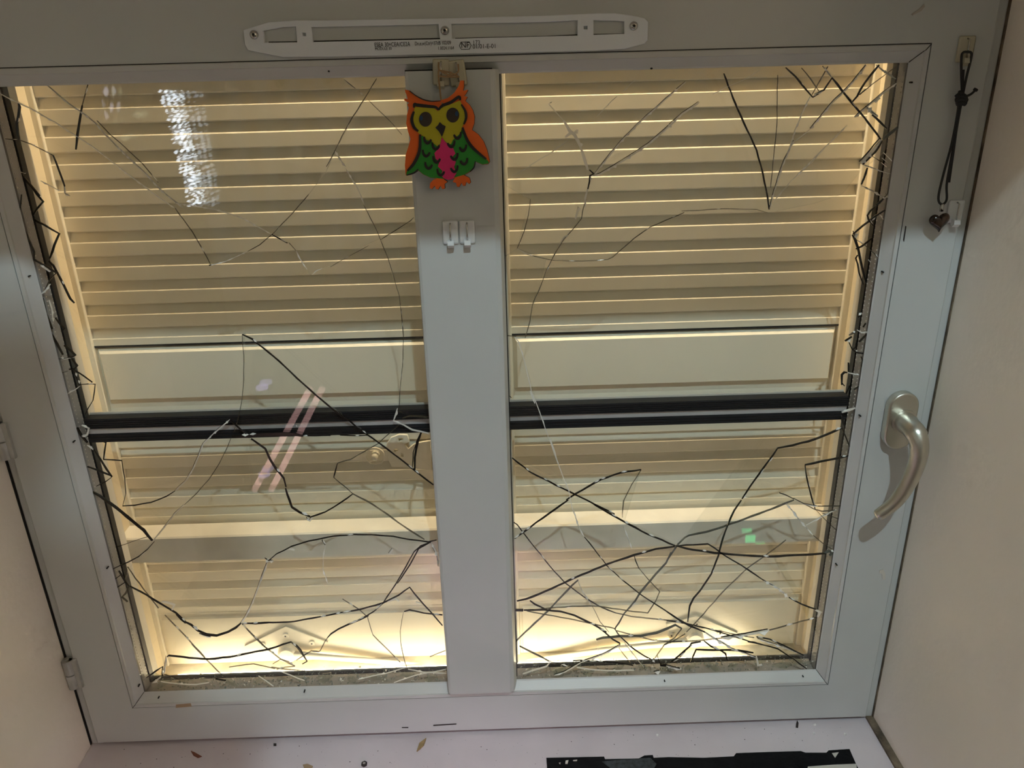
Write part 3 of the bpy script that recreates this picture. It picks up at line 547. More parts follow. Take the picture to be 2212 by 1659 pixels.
 (UR, kR, 2.2, 'm', [(1030, 0), (1000, 90), (985, 150), (975, 230), (880, 350), (770, 470), (700, 580), (620, 720), (550, 860)]), (RM, kR, 2.2, 'm', [(550, 860), (500, 1000), (465, 1090), (420, 1180), (390, 1260), (360, 1450), (300, 1659)]), (UR, kR, 8, 'p', [(900, 240), (930, 130), (960, 110)]), (UR, kR, 4, 'p', [(720, 520), (770, 450), (810, 430)]),
 (UR, kR, 1.8, 'm', [(365, 0), (340, 190), (290, 380), (205, 590)]), (UR, kR, 2.2, 'b', [(205, 590), (320, 660)]), (UR, kR, 1.4, 'm', [(320, 660), (480, 700), (660, 735), (900, 740), (1150, 735), (1290, 720)]), (UR, kR, 2, 'm', [(1290, 720), (1350, 690), (1440, 610), (1600, 470), (1800, 330), (2200, 160)]),
 (UR, kW, 4, 'd', [(270, 470), (330, 630), (400, 790), (480, 960), (520, 1110), (550, 1260), (560, 1340)]), (UR, kW, 3, 'b', [(720, 900), (660, 1020), (620, 1130), (590, 1230), (565, 1330)]), (outR, kW, 1.5, 'm', [(615, 480), (610, 800), (590, 1000), (570, 1200)]), (outR, kW, 1.8, 'p', [(1060, 800), (940, 920), (820, 1050), (700, 1160), (590, 1290)]), (UR, kW, 1.4, 'm', [(0, 1350), (300, 1335), (480, 1340), (550, 1360)]),
 (UR, kI, 4, 'd', [(350, 160), (480, 280), (600, 430), (710, 555)]), (UR, kI, 4, 'd', [(710, 555), (860, 455), (960, 305)]), (UR, kI, 4, 'b', [(740, 520), (850, 465)]), (outR, kI, 2.5, 'm', [(560, 165), (680, 310), (790, 470)]), (outR, kI, 2.5, 'm', [(910, 145), (800, 340), (700, 520)]), (UR, kI, 4.5, 'b', [(850, 150), (960, 290)]), (UR, kI, 4.5, 'd', [(960, 290), (1100, 470), (1220, 620), (1400, 830), (1610, 1110)]), (UR, kI, 4, 'b', [(1110, 470), (1200, 580), (1300, 710)]),
 (UR, kI, 5, 'd', [(1590, 125), (1460, 280), (1350, 440), (1300, 540), (1230, 620)]), (UR, kI, 4, 'd', [(1410, 450), (1330, 520)]), (outR, kI, 2, 'm', [(1820, 145), (1500, 380), (1330, 520)]), (UR, kI, 3.5, 'b', [(1420, 130), (1250, 340), (1120, 480), (1000, 590), (850, 770), (680, 975)]), (UR, kI, 1.8, 'p', [(680, 975), (500, 1120), (430, 1160)]), (UR, kI, 2.5, 'b', [(680, 540), (560, 780), (480, 980), (430, 1150), (350, 1350), (300, 1480), (250, 1659)]),
 (UR, kI, 3.5, 'b', [(1820, 370), (1650, 490), (1480, 640), (1340, 750), (1270, 820)]), (UR, kI, 2, 'b', [(1150, 940), (980, 1110), (750, 1340), (500, 1590)]), (UR, kI, 7, 'b', [(1540, 620), (1600, 560)]), (UR, kI, 5, 'd', [(1500, 790), (1560, 840), (1690, 970)]), (UR, kI, 8, 'b', [(1430, 690), (1490, 750), (1570, 810)]), (UR, kI, 7, 'g', [(1840, 950), (1700, 1060), (1640, 1110)]), (UR, kI, 9, 'b', [(1620, 1120), (1480, 1290), (1350, 1430)]), (UR, kI, 5, 'd', [(1630, 1130), (1540, 1280), (1370, 1450)]),
 (UR, kI, 3, 'b', [(1350, 1440), (1600, 1530), (1740, 1570)]), (outR, kI, 5, 'd', [(1435, 1490), (1410, 1570), (1380, 1659)]), (UR, kI, 2.5, 'b', [(1650, 1290), (1760, 1400)]), (UR, kI, 2, 'b', [(1630, 1360), (1700, 1420)]), (UR, kI, 2, 'b', [(1620, 1420), (1690, 1480)]), (outR, kI, 4, 'b', [(1560, 130), (1640, 200), (1700, 240), (1810, 310)]), (outR, kI, 2, 'm', [(1490, 1330), (1600, 1400), (1700, 1470)]),
 # right edge splinters
 (outR, kJ, 5, 'd', [(750, 0), (720, 60), (695, 130)]), (UR, kJ, 3.5, 'b', [(700, 150), (850, 220), (1000, 310), (1050, 330), (1090, 280)]), (UR, kJ, 4, 'd', [(890, 465), (830, 520), (785, 590), (800, 650), (870, 750)]), (UR, kJ, 5, 'd', [(1050, 510), (900, 600), (720, 740), (570, 870)]), (outR, kJ, 6, 'd', [(560, 880), (600, 950), (650, 1100), (700, 1350), (760, 1600)]), (UR, kJ, 2.5, 'm', [(600, 940), (740, 1030), (890, 1160), (940, 1230)]),
 (outR, kJ, 5, 'd', [(615, 1090), (700, 1050), (860, 920)]), (outR, kJ, 4, 'd', [(640, 1180), (610, 1230), (640, 1320), (660, 1450), (720, 1620)]), (UR, kJ, 3, 'p', [(960, 570), (1020, 650)]), (UR, kJ, 10, 'b', [(600, 850), (620, 920)]), (UR, kJ, 7, 'd', [(1020, 340), (960, 400), (910, 440)]), (outR, kJ, 3, 'p', [(800, 1250), (860, 1330)]),
 (outR, kK, 5, 'd', [(910, 0), (930, 110), (910, 230), (860, 350)]), (outR, kK, 7, 'd', [(780, 450), (860, 380)]), (outR, kK, 7, 'd', [(590, 805), (690, 740)]), (outR, kK, 5, 'b', [(620, 810), (680, 780)]), (outR, kK, 5, 'm', [(650, 720), (700, 690), (760, 660)]), (outR, kK, 4, 'd', [(650, 830), (700, 940), (740, 900), (760, 790)]), (UR, kK, 6, 'd', [(720, 950), (780, 980), (860, 990)]), (UR, kK, 4, 'd', [(830, 1040), (850, 1100), (830, 1190)]), (outR, kK, 6, 'd', [(640, 1130), (640, 1260)]), (UR, kK, 3, 'p', [(640, 1280), (740, 1300), (800, 1310)]),
 (outR, kK, 6, 'd', [(540, 1460), (540, 1310), (580, 1270), (620, 1275)]), (outR, kK, 5, 'd', [(540, 1430), (580, 1475)]), (UR, kK, 5, 'd', [(720, 1530), (800, 1480)]), (UR, kK, 7, 'd', [(800, 820), (920, 700)]), (outR, kK, 5, 'd', [(600, 1600), (650, 1480), (700, 1470)]), (UR, kK, 3, 'p', [(770, 640), (840, 680), (920, 670)]), (UR, kK, 5, 'd', [(860, 600), (900, 540)]),
 (RM, kY, 2.5, 'p', [(1100, 525), (1130, 560), (1180, 750), (1210, 880), (1240, 950), (1290, 1090), (1350, 1260), (1400, 1390), (1440, 1490), (1480, 1659)]), (RM, kY, 5, 'p', [(1200, 870), (1230, 950)]), (RM, kY, 5, 'p', [(1330, 1180), (1370, 1310)]), (RM, kY, 3, 'd', [(1070, 905), (1080, 915)]), (RM, kY, 3, 'm', [(1050, 518), (1110, 522)]),
 # lower right field
 (LR, kM, 3, 'd', [(1000, 460), (1130, 620), (1290, 830), (1500, 1020), (1700, 1180), (1900, 1310), (2100, 1440), (2212, 1520)]), (LR, kM, 3, 'b', [(870, 130), (930, 330), (1000, 460)]),
 (LR, kY, 4, 'd', [(1085, 1300), (1200, 1390), (1480, 1530), (1740, 1659)]), (LR, kM, 5, 'd', [(1120, 55), (1250, 130), (1500, 270), (1800, 430), (2150, 575)]), (LR, kN, 6, 'd', [(120, 575), (250, 610), (600, 665), (900, 690), (1300, 710), (1700, 690), (2000, 670)]),
 (LR, kM, 4.5, 'd', [(125, 485), (400, 280), (800, 0)]), (LR, kY, 4.5, 'd', [(1430, 1570), (1490, 1530), (1650, 1440), (1780, 1395), (1910, 1375)]), (LR, kY, 2.2, 'm', [(1910, 1375), (1850, 1470), (1800, 1570), (1790, 1659)]), (LR, kM, 1.5, 'm', [(1490, 0), (1480, 220)]), (LR, kM, 3, 'b', [(1500, 340), (1560, 490), (1600, 610)]), (LR, kM, 4, 'd', [(1630, 705), (1650, 770), (1690, 860)]),
 (LR, kM, 2.5, 'm', [(1690, 860), (1800, 990), (1950, 1150), (1900, 1270), (1800, 1420), (1540, 1390), (1170, 1335), (850, 1335), (560, 1360), (300, 1385)]), (outR, kM, 3, 'd', [(115, 280), (160, 310), (400, 620), (620, 890), (760, 1040), (1000, 1220), (1200, 1340), (1400, 1420)]), (outR, kM, 3, 'm', [(1400, 1420), (1600, 1465), (1900, 1495), (2212, 1530)]),
 (LR, kM, 5.5, 'd', [(155, 1270), (270, 1245), (600, 1110), (900, 970), (1280, 810), (1630, 690), (1900, 615), (2140, 585)]), (LR, kN, 4, 'd', [(120, 580), (250, 565), (520, 552), (600, 600), (750, 710), (1000, 860), (1220, 1010)]), (LR, kN, 6, 'b', [(1220, 1010), (1400, 1110), (1530, 1220)]), (LR, kN, 4, 'd', [(1530, 1220), (1700, 1310), (1880, 1375)]),
 (outR, kM, 5, 'g', [(-100, 2000), (260, 1659), (560, 1380), (850, 1070), (925, 1005)]), (outR, kM, 3, 'b', [(925, 1010), (960, 1110), (1060, 1270), (1100, 1330)]), (outR, kM, 2, 'm', [(1100, 1330), (1200, 1530), (1310, 1659)]), (LR, kM, 5, 'd', [(320, 1265), (380, 1310), (500, 1365)]), (LR, kM, 12, 'd', [(140, 1385), (235, 1387)]),
 (LR, kM, 5, 'd', [(240, 1385), (500, 1380), (700, 1400), (880, 1450), (1100, 1555), (1280, 1659)]), (LR, kM, 2.5, 'm', [(280, 1395), (540, 1445), (800, 1490), (1060, 1545), (1400, 1620)]), (LR, kN, 4.5, 'd', [(940, 0), (850, 130), (770, 310), (700, 500), (650, 700), (560, 930), (420, 1140), (340, 1230), (290, 1330), (265, 1530)]),
 (outR, kN, 5, 'g', [(1600, 0), (1400, 80), (1000, 230), (700, 340), (500, 400), (280, 445), (230, 470), (140, 560), (50, 690), (0, 770)]), (outR, kM, 5, 'g', [(2090, 660), (2030, 790), (1900, 930), (1700, 1170), (1640, 1270), (1500, 1430)]), (outR, kM, 5, 'd', [(1500, 1430), (1440, 1540), (1390, 1610)]), (outR, kN, 2.2, 'm', [(1500, 500), (1250, 690), (1010, 860), (720, 1140), (400, 1500), (250, 1659)]),
 (LR, kN, 4, 'b', [(1500, 45), (1570, 120), (1660, 240), (1760, 350), (1840, 440)]), (LR, kN, 3, 'm', [(1840, 440), (1960, 540), (2080, 620)]), (LR, kN, 9, 'g', [(1985, 670), (2040, 640), (2090, 660), (2050, 700)]), (LR, kL, 6, 'd', [(165, 530), (300, 505), (440, 470), (600, 410), (740, 350)]), (LR, kL, 4, 'd', [(165, 530), (80, 650), (0, 760), (-80, 870), (-155, 985)]),
 (LR, kL, 6, 'd', [(410, 680), (600, 640), (800, 600)]), (LR, kL, 4, 'd', [(410, 685), (430, 820), (470, 980), (500, 1075)]), (LR, kL, 2.2, 'm', [(500, 1075), (600, 1180), (700, 1270)]), (LR, kL, 3, 'b', [(310, 985), (400, 1030), (520, 1050)]), (LR, kL, 3, 'd', [(180, 930), (240, 950), (310, 985)]), (LR, kL, 3, 'm', [(520, 1050), (735, 1050)]), (LR, kL, 3, 'm', [(310, 980), (490, 1075), (560, 1095), (680, 1085)]), (LR, kL, 2, 'm', [(560, 1110), (640, 1140), (715, 1165)]), (LR, kL, 2.5, 'p', [(690, 1080), (560, 1140), (420, 1220)]),
 (LR, kL, 4, 'd', [(740, 350), (770, 420), (810, 520)]), (LR, kL, 7, 'd', [(735, 240), (745, 290), (765, 340)]), (LR, kL, 6, 'p', [(740, 210), (800, 190), (860, 170)]),
 (LR, kO, 4.5, 'd', [(1060, 280), (1200, 380), (1300, 470), (1390, 520), (1390, 545)]), (LR, kO, 3.5, 'b', [(1390, 545), (1200, 650), (900, 760), (700, 880), (570, 920)]), (LR, kO, 7, 'g', [(1095, 475), (1180, 450), (1400, 430), (1650, 430), (1850, 390), (2000, 330), (2090, 290), (2170, 335)]), (LR, kO, 3, 'm', [(2170, 335), (2080, 450), (1950, 540), (1870, 650), (1810, 740)]), (LR, kO, 1.5, 'p', [(1095, 475), (1115, 600), (1130, 730)]),
 (LR, kO, 3.5, 'd', [(1325, 340), (1400, 440), (1550, 580), (1700, 680), (1800, 730)]), (outR, kO, 2.5, 'b', [(1330, 350), (1500, 580), (1640, 760), (1720, 850)]), (outR, kO, 3, 'm', [(1380, 580), (1540, 790)]), (LR, kO, 5, 'g', [(130, 555), (300, 640), (500, 745)]), (LR, kO, 4, 'p', [(510, 760), (470, 810), (300, 860), (170, 905)]), (LR, kO, 1.5, 'm', [(500, 745), (640, 780), (740, 810)]), (LR, kO, 3, 'd', [(800, 780), (805, 740), (900, 735), (1100, 745), (1330, 760), (1560, 800)]), (LR, kO, 3, 'p', [(850, 825), (1100, 855), (1340, 865), (1570, 860)]),
 (LR, kO, 2.5, 'm', [(2212, 400), (2100, 470), (1950, 540)]), (outR, kO, 2.5, 'm', [(1340, 360), (1600, 430), (1800, 480), (2000, 500), (2212, 495)]), (LR, kO, 3, 'm', [(2212, 620), (2140, 700), (2050, 745), (1960, 780)]), (LR, kO, 4, 'd', [(1860, 670), (1900, 790)]), (LR, kO, 13, 'd', [(1900, 795), (1970, 800)]), (LR, kO, 6, 'b', [(1980, 800), (2060, 825), (2160, 845)]), (LR, kO, 5, 'b', [(1800, 745), (1830, 720)]), (LR, kO, 5, 'b', [(1830, 885), (1900, 870)]),
 (LR, kP, 5.5, 'd', [(0, 120), (150, 220), (290, 300), (480, 380)]), (LR, kP, 5, 'b', [(480, 380), (620, 470), (830, 590)]), (LR, kP, 4, 'b', [(830, 590), (1000, 650), (1130, 700)]), (LR, kP, 3, 'd', [(0, 235), (210, 265), (500, 330), (700, 390), (900, 450), (1050, 500)]), (LR, kP, 2, 'm', [(350, 300), (880, 410), (1100, 450)]), (LR, kP, 3, 'm', [(0, 500), (250, 495), (470, 480), (700, 455)]), (LR, kP, 8, 'b', [(700, 460), (850, 435), (1000, 415), (1150, 385), (1290, 360)]), (LR, kP, 3, 'm', [(1290, 355), (1600, 270), (1880, 195)]),  # widest bright crack here carries a lamp reflection as white colour
 (LR, kP, 4, 'd', [(1130, 440), (1300, 470), (1480, 550), (1720, 670)]), (LR, kP, 3.5, 'b', [(1150, 465), (1450, 560), (1640, 640)]), (LR, kP, 5, 'd', [(1020, 500), (1100, 510), (1210, 540)]), (LR, kP, 3.5, 'd', [(1210, 540), (1400, 590), (1600, 720), (1760, 840)]), (LR, kP, 4.5, 'd', [(430, 500), (310, 520), (290, 560), (150, 680), (60, 750)]), (LR, kP, 5, 'd', [(470, 490), (560, 560), (680, 610), (740, 650), (760, 730)]), (LR, kP, 5, 'd', [(300, 760), (370, 600), (680, 605), (900, 610), (1090, 640)]), (LR, kP, 4, 'b', [(0, 800), (60, 830), (180, 845)]), (LR, kP, 8, 'p', [(1130, 690), (1150, 800), (1200, 790)]),
 (LR, kP, 8, 'p', [(1870, 100), (1930, 130), (1900, 190)]),
]
for c in C:
    crack(c[0], c[4], c[2], c[3], c[1], out=(c[0] in (outL, outR)))
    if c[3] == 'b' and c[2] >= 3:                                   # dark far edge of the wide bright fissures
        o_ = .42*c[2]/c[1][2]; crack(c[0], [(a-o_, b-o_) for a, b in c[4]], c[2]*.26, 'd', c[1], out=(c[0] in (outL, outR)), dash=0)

# ------------------------------------------------------------------ loose glass along the bottom
def shard_mesh(r, sx, sz, th):
    n = r.randint(4, 6); a0 = r.uniform(0, 6.28)
    pts = [(sx*math.cos(a0+6.283*i/n)*r.uniform(.55, 1), sz*math.sin(a0+6.283*i/n)*r.uniform(.55, 1)) for i in range(n)]
    return prism(pts, -th/2, th/2, 'shard', 'y')
rs = random.Random(11)
def shard_label(i, px):
    if px < 430: return 'loose glass splinter in the bottom left corner of the window'
    if px < 960: return 'loose glass splinter on the ledge below the left broken field'
    if px < 1620: return 'loose glass splinter on the ledge below the right broken field'
    return 'loose glass splinter in the bottom right corner of the window'
for i, (px, py) in enumerate([(335, 1462), (352, 1475), (395, 1477), (440, 1470), (500, 1478), (556, 1470), (610, 1472), (650, 1475), (700, 1462), (760, 1468), (820, 1472), (880, 1462), (930, 1466), (1150, 1458), (1210, 1455), (1270, 1452), (1330, 1450), (1390, 1452), (1440, 1445), (1490, 1444), (1540, 1440), (1585, 1436), (1640, 1428), (1690, 1440), (1720, 1428), (1745, 1432)]):
    Y = rs.uniform(.008, .018); q = P(px, py, Y)
    o = new('glass_splinter', shard_mesh(rs, rs.uniform(.008, .018), rs.uniform(.004, .008), .003), label=shard_label(i, px), cat='glass splinter', group=shard_label(i, px).replace('splinter', 'splinters'))
    o.location = (q.x, Y, max(q.z, -.4005+.006)); o.rotation_euler = (rs.uniform(-.5, .5), rs.uniform(-.5, .5), rs.uniform(-.5, .5))
bm = bmesh.new()
for i in range(1500):
    px = rs.uniform(325, 965) if rs.random() < .5 else rs.uniform(1122, 1755)
    x = P(px, 1475, .01).x; k = rs.random()**2
    c = Vector((x, rs.uniform(.006, .028), -.4005 + .0008 + k*.014)); s = rs.uniform(.0006, .0022)
    if abs(x) > .462 and rs.random() < .7: c.z += rs.uniform(0, .012)
    v = [bm.verts.new(c+Vector((rs.uniform(-1, 1), rs.uniform(-1, 1), rs.uniform(-1, 1)))*s) for _ in range(4)]
    spark = 1 if rs.random() < .14 else 0
    for f in ((0, 1, 2), (0, 1, 3), (0, 2, 3), (1, 2, 3)): bm.faces.new([v[j] for j in f]).material_index = spark
new('crushed_glass', fin(bm, ['crumb', 'glint']), label='grey crumbs of crushed glass heaped along the bottom ledge', cat='crushed glass', kind='stuff')
# bits of glass on the inner sill
for i, (px, py) in enumerate([(1760, 1565), (1758, 1584), (1825, 1586), (1420, 1588)]):
    q = PZ(px, py, SILLZ+.001)
    o = new('glass_chip', fin(box_bm(-.0014, .0014, -.001, .001, -.001, .001), 'glint'), label='tiny glass chip on the right half of the white sill', cat='glass chip', group='glass chips on the sill'); o.location = (q.x, q.y, SILLZ+.001); o.rotation_euler = (0, 0, i)

# ------------------------------------------------------------------ ventilation plate on the top rail
VY = SY+.0005
vent = empty('vent_plate', (-.002, VY, .425), label='long white ventilation plate screwed to the top rail', cat='vent plate')
VT = Matrix.Translation(Vector((.002, -VY, -.425)))
def vp(name, me, parent=vent, label=None): me.transform(VT); return new(name, me, parent=parent, label=label)
outline = [(527, 66), (580, 49), (640, 45.5), (700, 45.5), (960, 41), (1180, 35), (1290, 30), (1330, 30), (1365, 35), (1392, 41), (1399, 48), (1398, 86), (1392, 93), (1350, 104), (1290, 108), (960, 116), (700, 121), (610, 121.5), (575, 115), (536, 107), (530, 97)]
holes = [[(566, 65), (610, 57), (640, 56), (643, 92.5), (570, 93.5)], [(651, 69), (662, 69), (662, 79), (652, 79)], [(671, 57), (948, 51), (952, 86), (675, 92)],
         [(973, 50), (1180, 46), (1249, 42.5), (1249, 78), (975, 85)], [(1260, 55), (1270, 54.5), (1270, 64.5), (1260, 65)], [(1281, 42), (1330, 43), (1350, 45), (1350, 74), (1281, 76.5)]]
vp('plate_body', plate([xz(outline, VY-.004)]+[xz(h, VY-.004) for h in holes], VY-.004, .0045, 'ventw', .0006))
for sl in ([(580, 90), (643, 89), (643, 92.5), (580, 93.5)], [(675, 88), (951, 82), (952, 86), (675, 92)], [(983, 82), (1180, 77.5), (1249, 74), (1249, 78), (983, 85)], [(1281, 73.5), (1350, 72), (1350, 74), (1281, 76.5)]):
    vp('slot', plate([xz(sl, VY-.001)], VY-.0006, .0006, 'dark'))
for x, y in ((549, 75), (961, 66), (1369, 56)):
    q = P(x, y, VY-.004)
    s = vp('screw', fin(tube_bm([(q.x, VY-.0072, q.z), (q.x, VY-.0066, q.z), (q.x, VY-.0050, q.z), (q.x, VY-.003, q.z)], [.0012, .0030, .0042, .0044], 16), 'chrome', True))
    vp('screw_recess', fin(tube_bm([(q.x, VY-.0074, q.z), (q.x, VY-.0068, q.z)], .0014, 6), 'dark'), s)
def tx(s, x, y, h, al='LEFT', wide=1.0, name='lettering'):
    q = P(x, y, VY-.0045); vp(name, text(s, q.x, q.z, h, VY-.0042, 'ink', al, wide))
tx('ESEA 30+CEA/CE2A', 809, 101.5, .0056, wide=.74)
tx('MODULE 30', 810, 108.5, .0038, wide=.82)
tx('Dn,e,w(Ctr)=37dB 102/09', 896, 98, .0048, wide=.70)
tx('1.0024.1164', 981, 106.5, .0042, 'RIGHT', .78)
tx('NF', 1005, 103, .0072, 'CENTER', .95)
tx('173', 1021, 96.5, .0056, wide=.9)
tx('01/01-E-01', 1021, 105, .0056, wide=.95)
q = P(1005, 98.5, VY-.0045)
hexo = [(-.0062, .0), (-.0042, .0036), (.0042, .0036), (.0062, 0), (.0042, -.0036), (-.0042, -.0036)]
vp('emblem_outline', plate([[(q.x+a, q.z+b) for a, b in hexo], [(q.x+a*.90, q.z+b*.86) for a, b in hexo]], VY-.0043, .0003, 'ink'))

# ------------------------------------------------------------------ hooks
MF = -.020
def hook(px, py, Yb, m, label, tilt=0, pin=True):
    q = P(px, py, Yb); o = empty('adhesive_hook', (q.x, Yb, q.z), label=label, cat='hook', group='small white adhesive hooks')
    o.rotation_euler.y = tilt
    new('base', box(-.0083, .0083, -.0022, 0, -.0115, .0130, m, .0018, 3), parent=o)
    if pin: new('pin', fin(tube_bm([(0, -.0060, -.0085), (0, -.0060, .0095), (0, -.0020, .0105)], .0009, 8), 'chrome', True), parent=o)
    new('peg', prism([(-.0016, -.0070), (-.0085, -.0075), (-.0095, -.0120), (-.0060, -.0150), (-.0016, -.0125)], -.0034, .0034, m, 'x'), parent=o)
    return o
hook(973.5, 503, MF, 'hookw', 'left one of the two clean white hooks below the owl')
hook(1009.5, 502, MF, 'hookw', 'right one of the two clean white hooks below the owl')
hook(953, 158, MF-.001, 'hooky', 'yellowed hook left of its twin above the owl', .05)
hook(989, 160, MF-.001, 'hooky', 'yellowed hook right of its twin above the owl', -.12)
hook(2084, 108, SY, 'hooky', 'yellowed hook at the top right that carries the black cord')
hook(2062, 458, SY, 'hookw', 'clear white hook on the right stile beside the heart pendant')

# ------------------------------------------------------------------ painted wooden owl
OWY = -.0345; kO_ = (840, 110, .1869)
oc = P(965, 300, OWY)
owl = empty('owl_ornament', (oc.x, OWY, oc.z), label='painted wooden owl in orange, green, yellow and pink hanging on the mullion', cat='ornament')
OT = Matrix.Translation(Vector((-oc.x, -OWY, -oc.z)))
def op(name, me, label=None, parent=owl): me.transform(OT); return new(name, me, parent=parent, label=label)
body = [(190, 450), (240, 460), (310, 515), (400, 560), (500, 580), (600, 575), (690, 545), (760, 485), (810, 410), (830, 345), (872, 345), (872, 420), (862, 462), (918, 452), (900, 490), (876, 522), (912, 535), (888, 580), (940, 630), (975, 690), (995, 760), (990, 840), (965, 915), (1040, 970), (1100, 1050), (1140, 1150), (1170, 1280), (1150, 1310), (1080, 1315), (1000, 1280), (985, 1350), (940, 1400), (870, 1437), (935, 1470), (950, 1520), (930, 1540), (900, 1515), (885, 1560), (860, 1560), (845, 1525), (815, 1575), (790, 1570), (782, 1530), (742, 1515), (765, 1475), (700, 1492), (630, 1478), (680, 1515), (648, 1540), (652, 1590), (620, 1600), (602, 1560), (572, 1605), (545, 1595), (537, 1560), (500, 1600), (475, 1585), (482, 1530), (520, 1490), (560, 1478), (480, 1465), (400, 1430), (345, 1385), (300, 1415), (200, 1440), (190, 1330), (200, 1200), (230, 1110), (255, 1020), (225, 930), (205, 840), (215, 740), (235, 660), (218, 622), (240, 603), (183, 575), (185, 552), (222, 562), (213, 520), (195, 480)]
op('board', plate([xz(body, OWY, kO_)], OWY, .0055, 'owlk'))
op('orange_coat', plate([xz([(a-4, b-3) for a, b in body], OWY, kO_)], OWY-.0006, .0008, 'orange'))
op('green_body', plate([xz([(365, 985), (600, 940), (842, 905), (885, 1010), (960, 1110), (1060, 1200), (1150, 1270), (1155, 1300), (1080, 1310), (995, 1275), (978, 1345), (930, 1395), (870, 1430), (700, 1478), (600, 1474), (480, 1462), (400, 1426), (342, 1380), (300, 1408), (202, 1434), (206, 1395), (290, 1295), (340, 1180)], OWY, kO_)], OWY-.0010, .0008, 'green'))
op('yellow_face', plate([xz([(300, 645), (400, 655), (500, 645), (565, 695), (605, 650), (700, 622), (822, 572), (855, 640), (884, 720), (872, 830), (845, 885), (830, 945), (790, 985), (740, 1030), (720, 1075), (690, 1075), (650, 1040), (612, 995), (595, 1070), (560, 1100), (520, 1070), (495, 1040), (440, 1030), (400, 985), (340, 945), (290, 855), (283, 750)], OWY, kO_)], OWY-.0014, .0008, 'yellow'))
op('pink_belly', plate([xz([(613, 998), (645, 1040), (690, 1085), (745, 1125), (770, 1185), (735, 1225), (775, 1280), (755, 1340), (782, 1410), (745, 1475), (690, 1490), (635, 1470), (600, 1430), (622, 1385), (568, 1335), (585, 1280), (540, 1245), (528, 1180), (575, 1120), (600, 1060)], OWY, kO_)], OWY-.0016, .0008, 'pink'))
def stroke(pts, wd):
    pts3 = [P(kO_[0]+a*kO_[2], kO_[1]+b*kO_[2], OWY-.0019) for a, b in pts]; pts3 = smooth_path(pts3, 4)
    bm = bmesh.new(); R_ = []; n = len(pts3)
    for i, p in enumerate(pts3):
        t = pts3[min(i+1, n-1)]-pts3[max(i-1, 0)]; t.y = 0; t.normalize(); nv = Vector((-t.z, 0, t.x)); ww = wd*.000098*(.55+.45*math.sin(math.pi*(i+.6)/(n+.2)))
        R_.append([bm.verts.new(p+nv*ww+Vector((0, -.0003, 0))), bm.verts.new(p-nv*ww+Vector((0, -.0003, 0))), bm.verts.new(p-nv*ww+Vector((0, .0008, 0))), bm.verts.new(p+nv*ww+Vector((0, .0008, 0)))])
    for i in range(n-1):
        for q_ in range(4): bm.faces.new((R_[i][q_], R_[i][(q_+1) % 4], R_[i+1][(q_+1) % 4], R_[i+1][q_]))
    bm.faces.new(R_[0]); bm.faces.new(R_[-1][::-1])
    return op('painted_line', fin(bm, 'owlk'))
for pts, wd in (([(290, 655), (295, 615), (330, 625), (450, 640), (540, 650), (572, 682)], 15), ([(572, 682), (620, 632), (720, 592), (810, 530), (825, 570)], 15), ([(290, 700), (264, 790), (290, 880), (340, 928)], 15), ([(838, 618), (885, 700), (892, 780), (866, 848)], 13), ([(360, 965), (355, 1150), (290, 1300), (215, 1385)], 16), ([(852, 885), (900, 1020), (980, 1130), (1125, 1252)], 15),
                ([(340, 1365), (290, 1410), (205, 1436)], 8), ([(1000, 1275), (985, 1345), (940, 1395)], 7), ([(240, 462), (310, 515), (400, 562), (500, 582), (600, 577)], 5)): stroke(pts, wd)
for cx, cz, sc in ((445, 1040, 1), (540, 1108, 1), (795, 985, 1), (722, 1082, 1), (430, 1190, 1), (550, 1262, 1), (858, 1128, .95), (758, 1228, 1), (458, 1332, 1), (598, 1410, 1), (870, 1283, .95), (758, 1370, 1)):
    fl = -1 if cx > 640 else 1
    stroke([(cx+fl*a*sc, cz+b*sc) for a, b in ((-38, -48), (-30, 0), (0, 28), (30, 8), (42, -18))], 14)
for (cx, cz), bl in (((425, 789), (375, 775)), ((740, 741), (785, 725))):
    e = op('eye', plate([xz(disc_pts(cx, cz, 75, 86, 26), OWY, kO_)], OWY-.0020, .001, 'eye'))
    op('eye_glint', plate([xz(disc_pts(bl[0], bl[1], 18, 30, 14), OWY, kO_)], OWY-.0022, .0006, 'blue'), parent=owl)
op('beak', plate([xz([(590, 820), (620, 850), (658, 870), (640, 930), (615, 992), (580, 930), (538, 885), (570, 855)], OWY, kO_)], OWY-.0019, .001, 'owlk'))
def Pk(a, b, Y): return P(kO_[0]+a*kO_[2], kO_[1]+b*kO_[2], Y)
tw = bmesh.new()
for pts in ([(575, 130), (578, 215), (640, 235), (720, 255), (800, 290)], [(800, 150), (800, 240), (720, 285), (640, 255), (575, 215)], [(575, 290), (690, 300), (815, 300)], [(570, 280), (585, 400), (600, 540), (620, 612)], [(575, 225), (570, 290)], [(640, 230), (690, 290), (720, 240)]):
    tube_bm(smooth_path([Pk(a, b, -.0305) for a, b in pts[:-1]]+[Pk(*pts[-1], OWY-.001 if pts[-1][1] > 600 else -.0305)], 4), .0009, 6, tw)
op('twine', fin(tw, 'twine', True), 'thin jute twine loop')

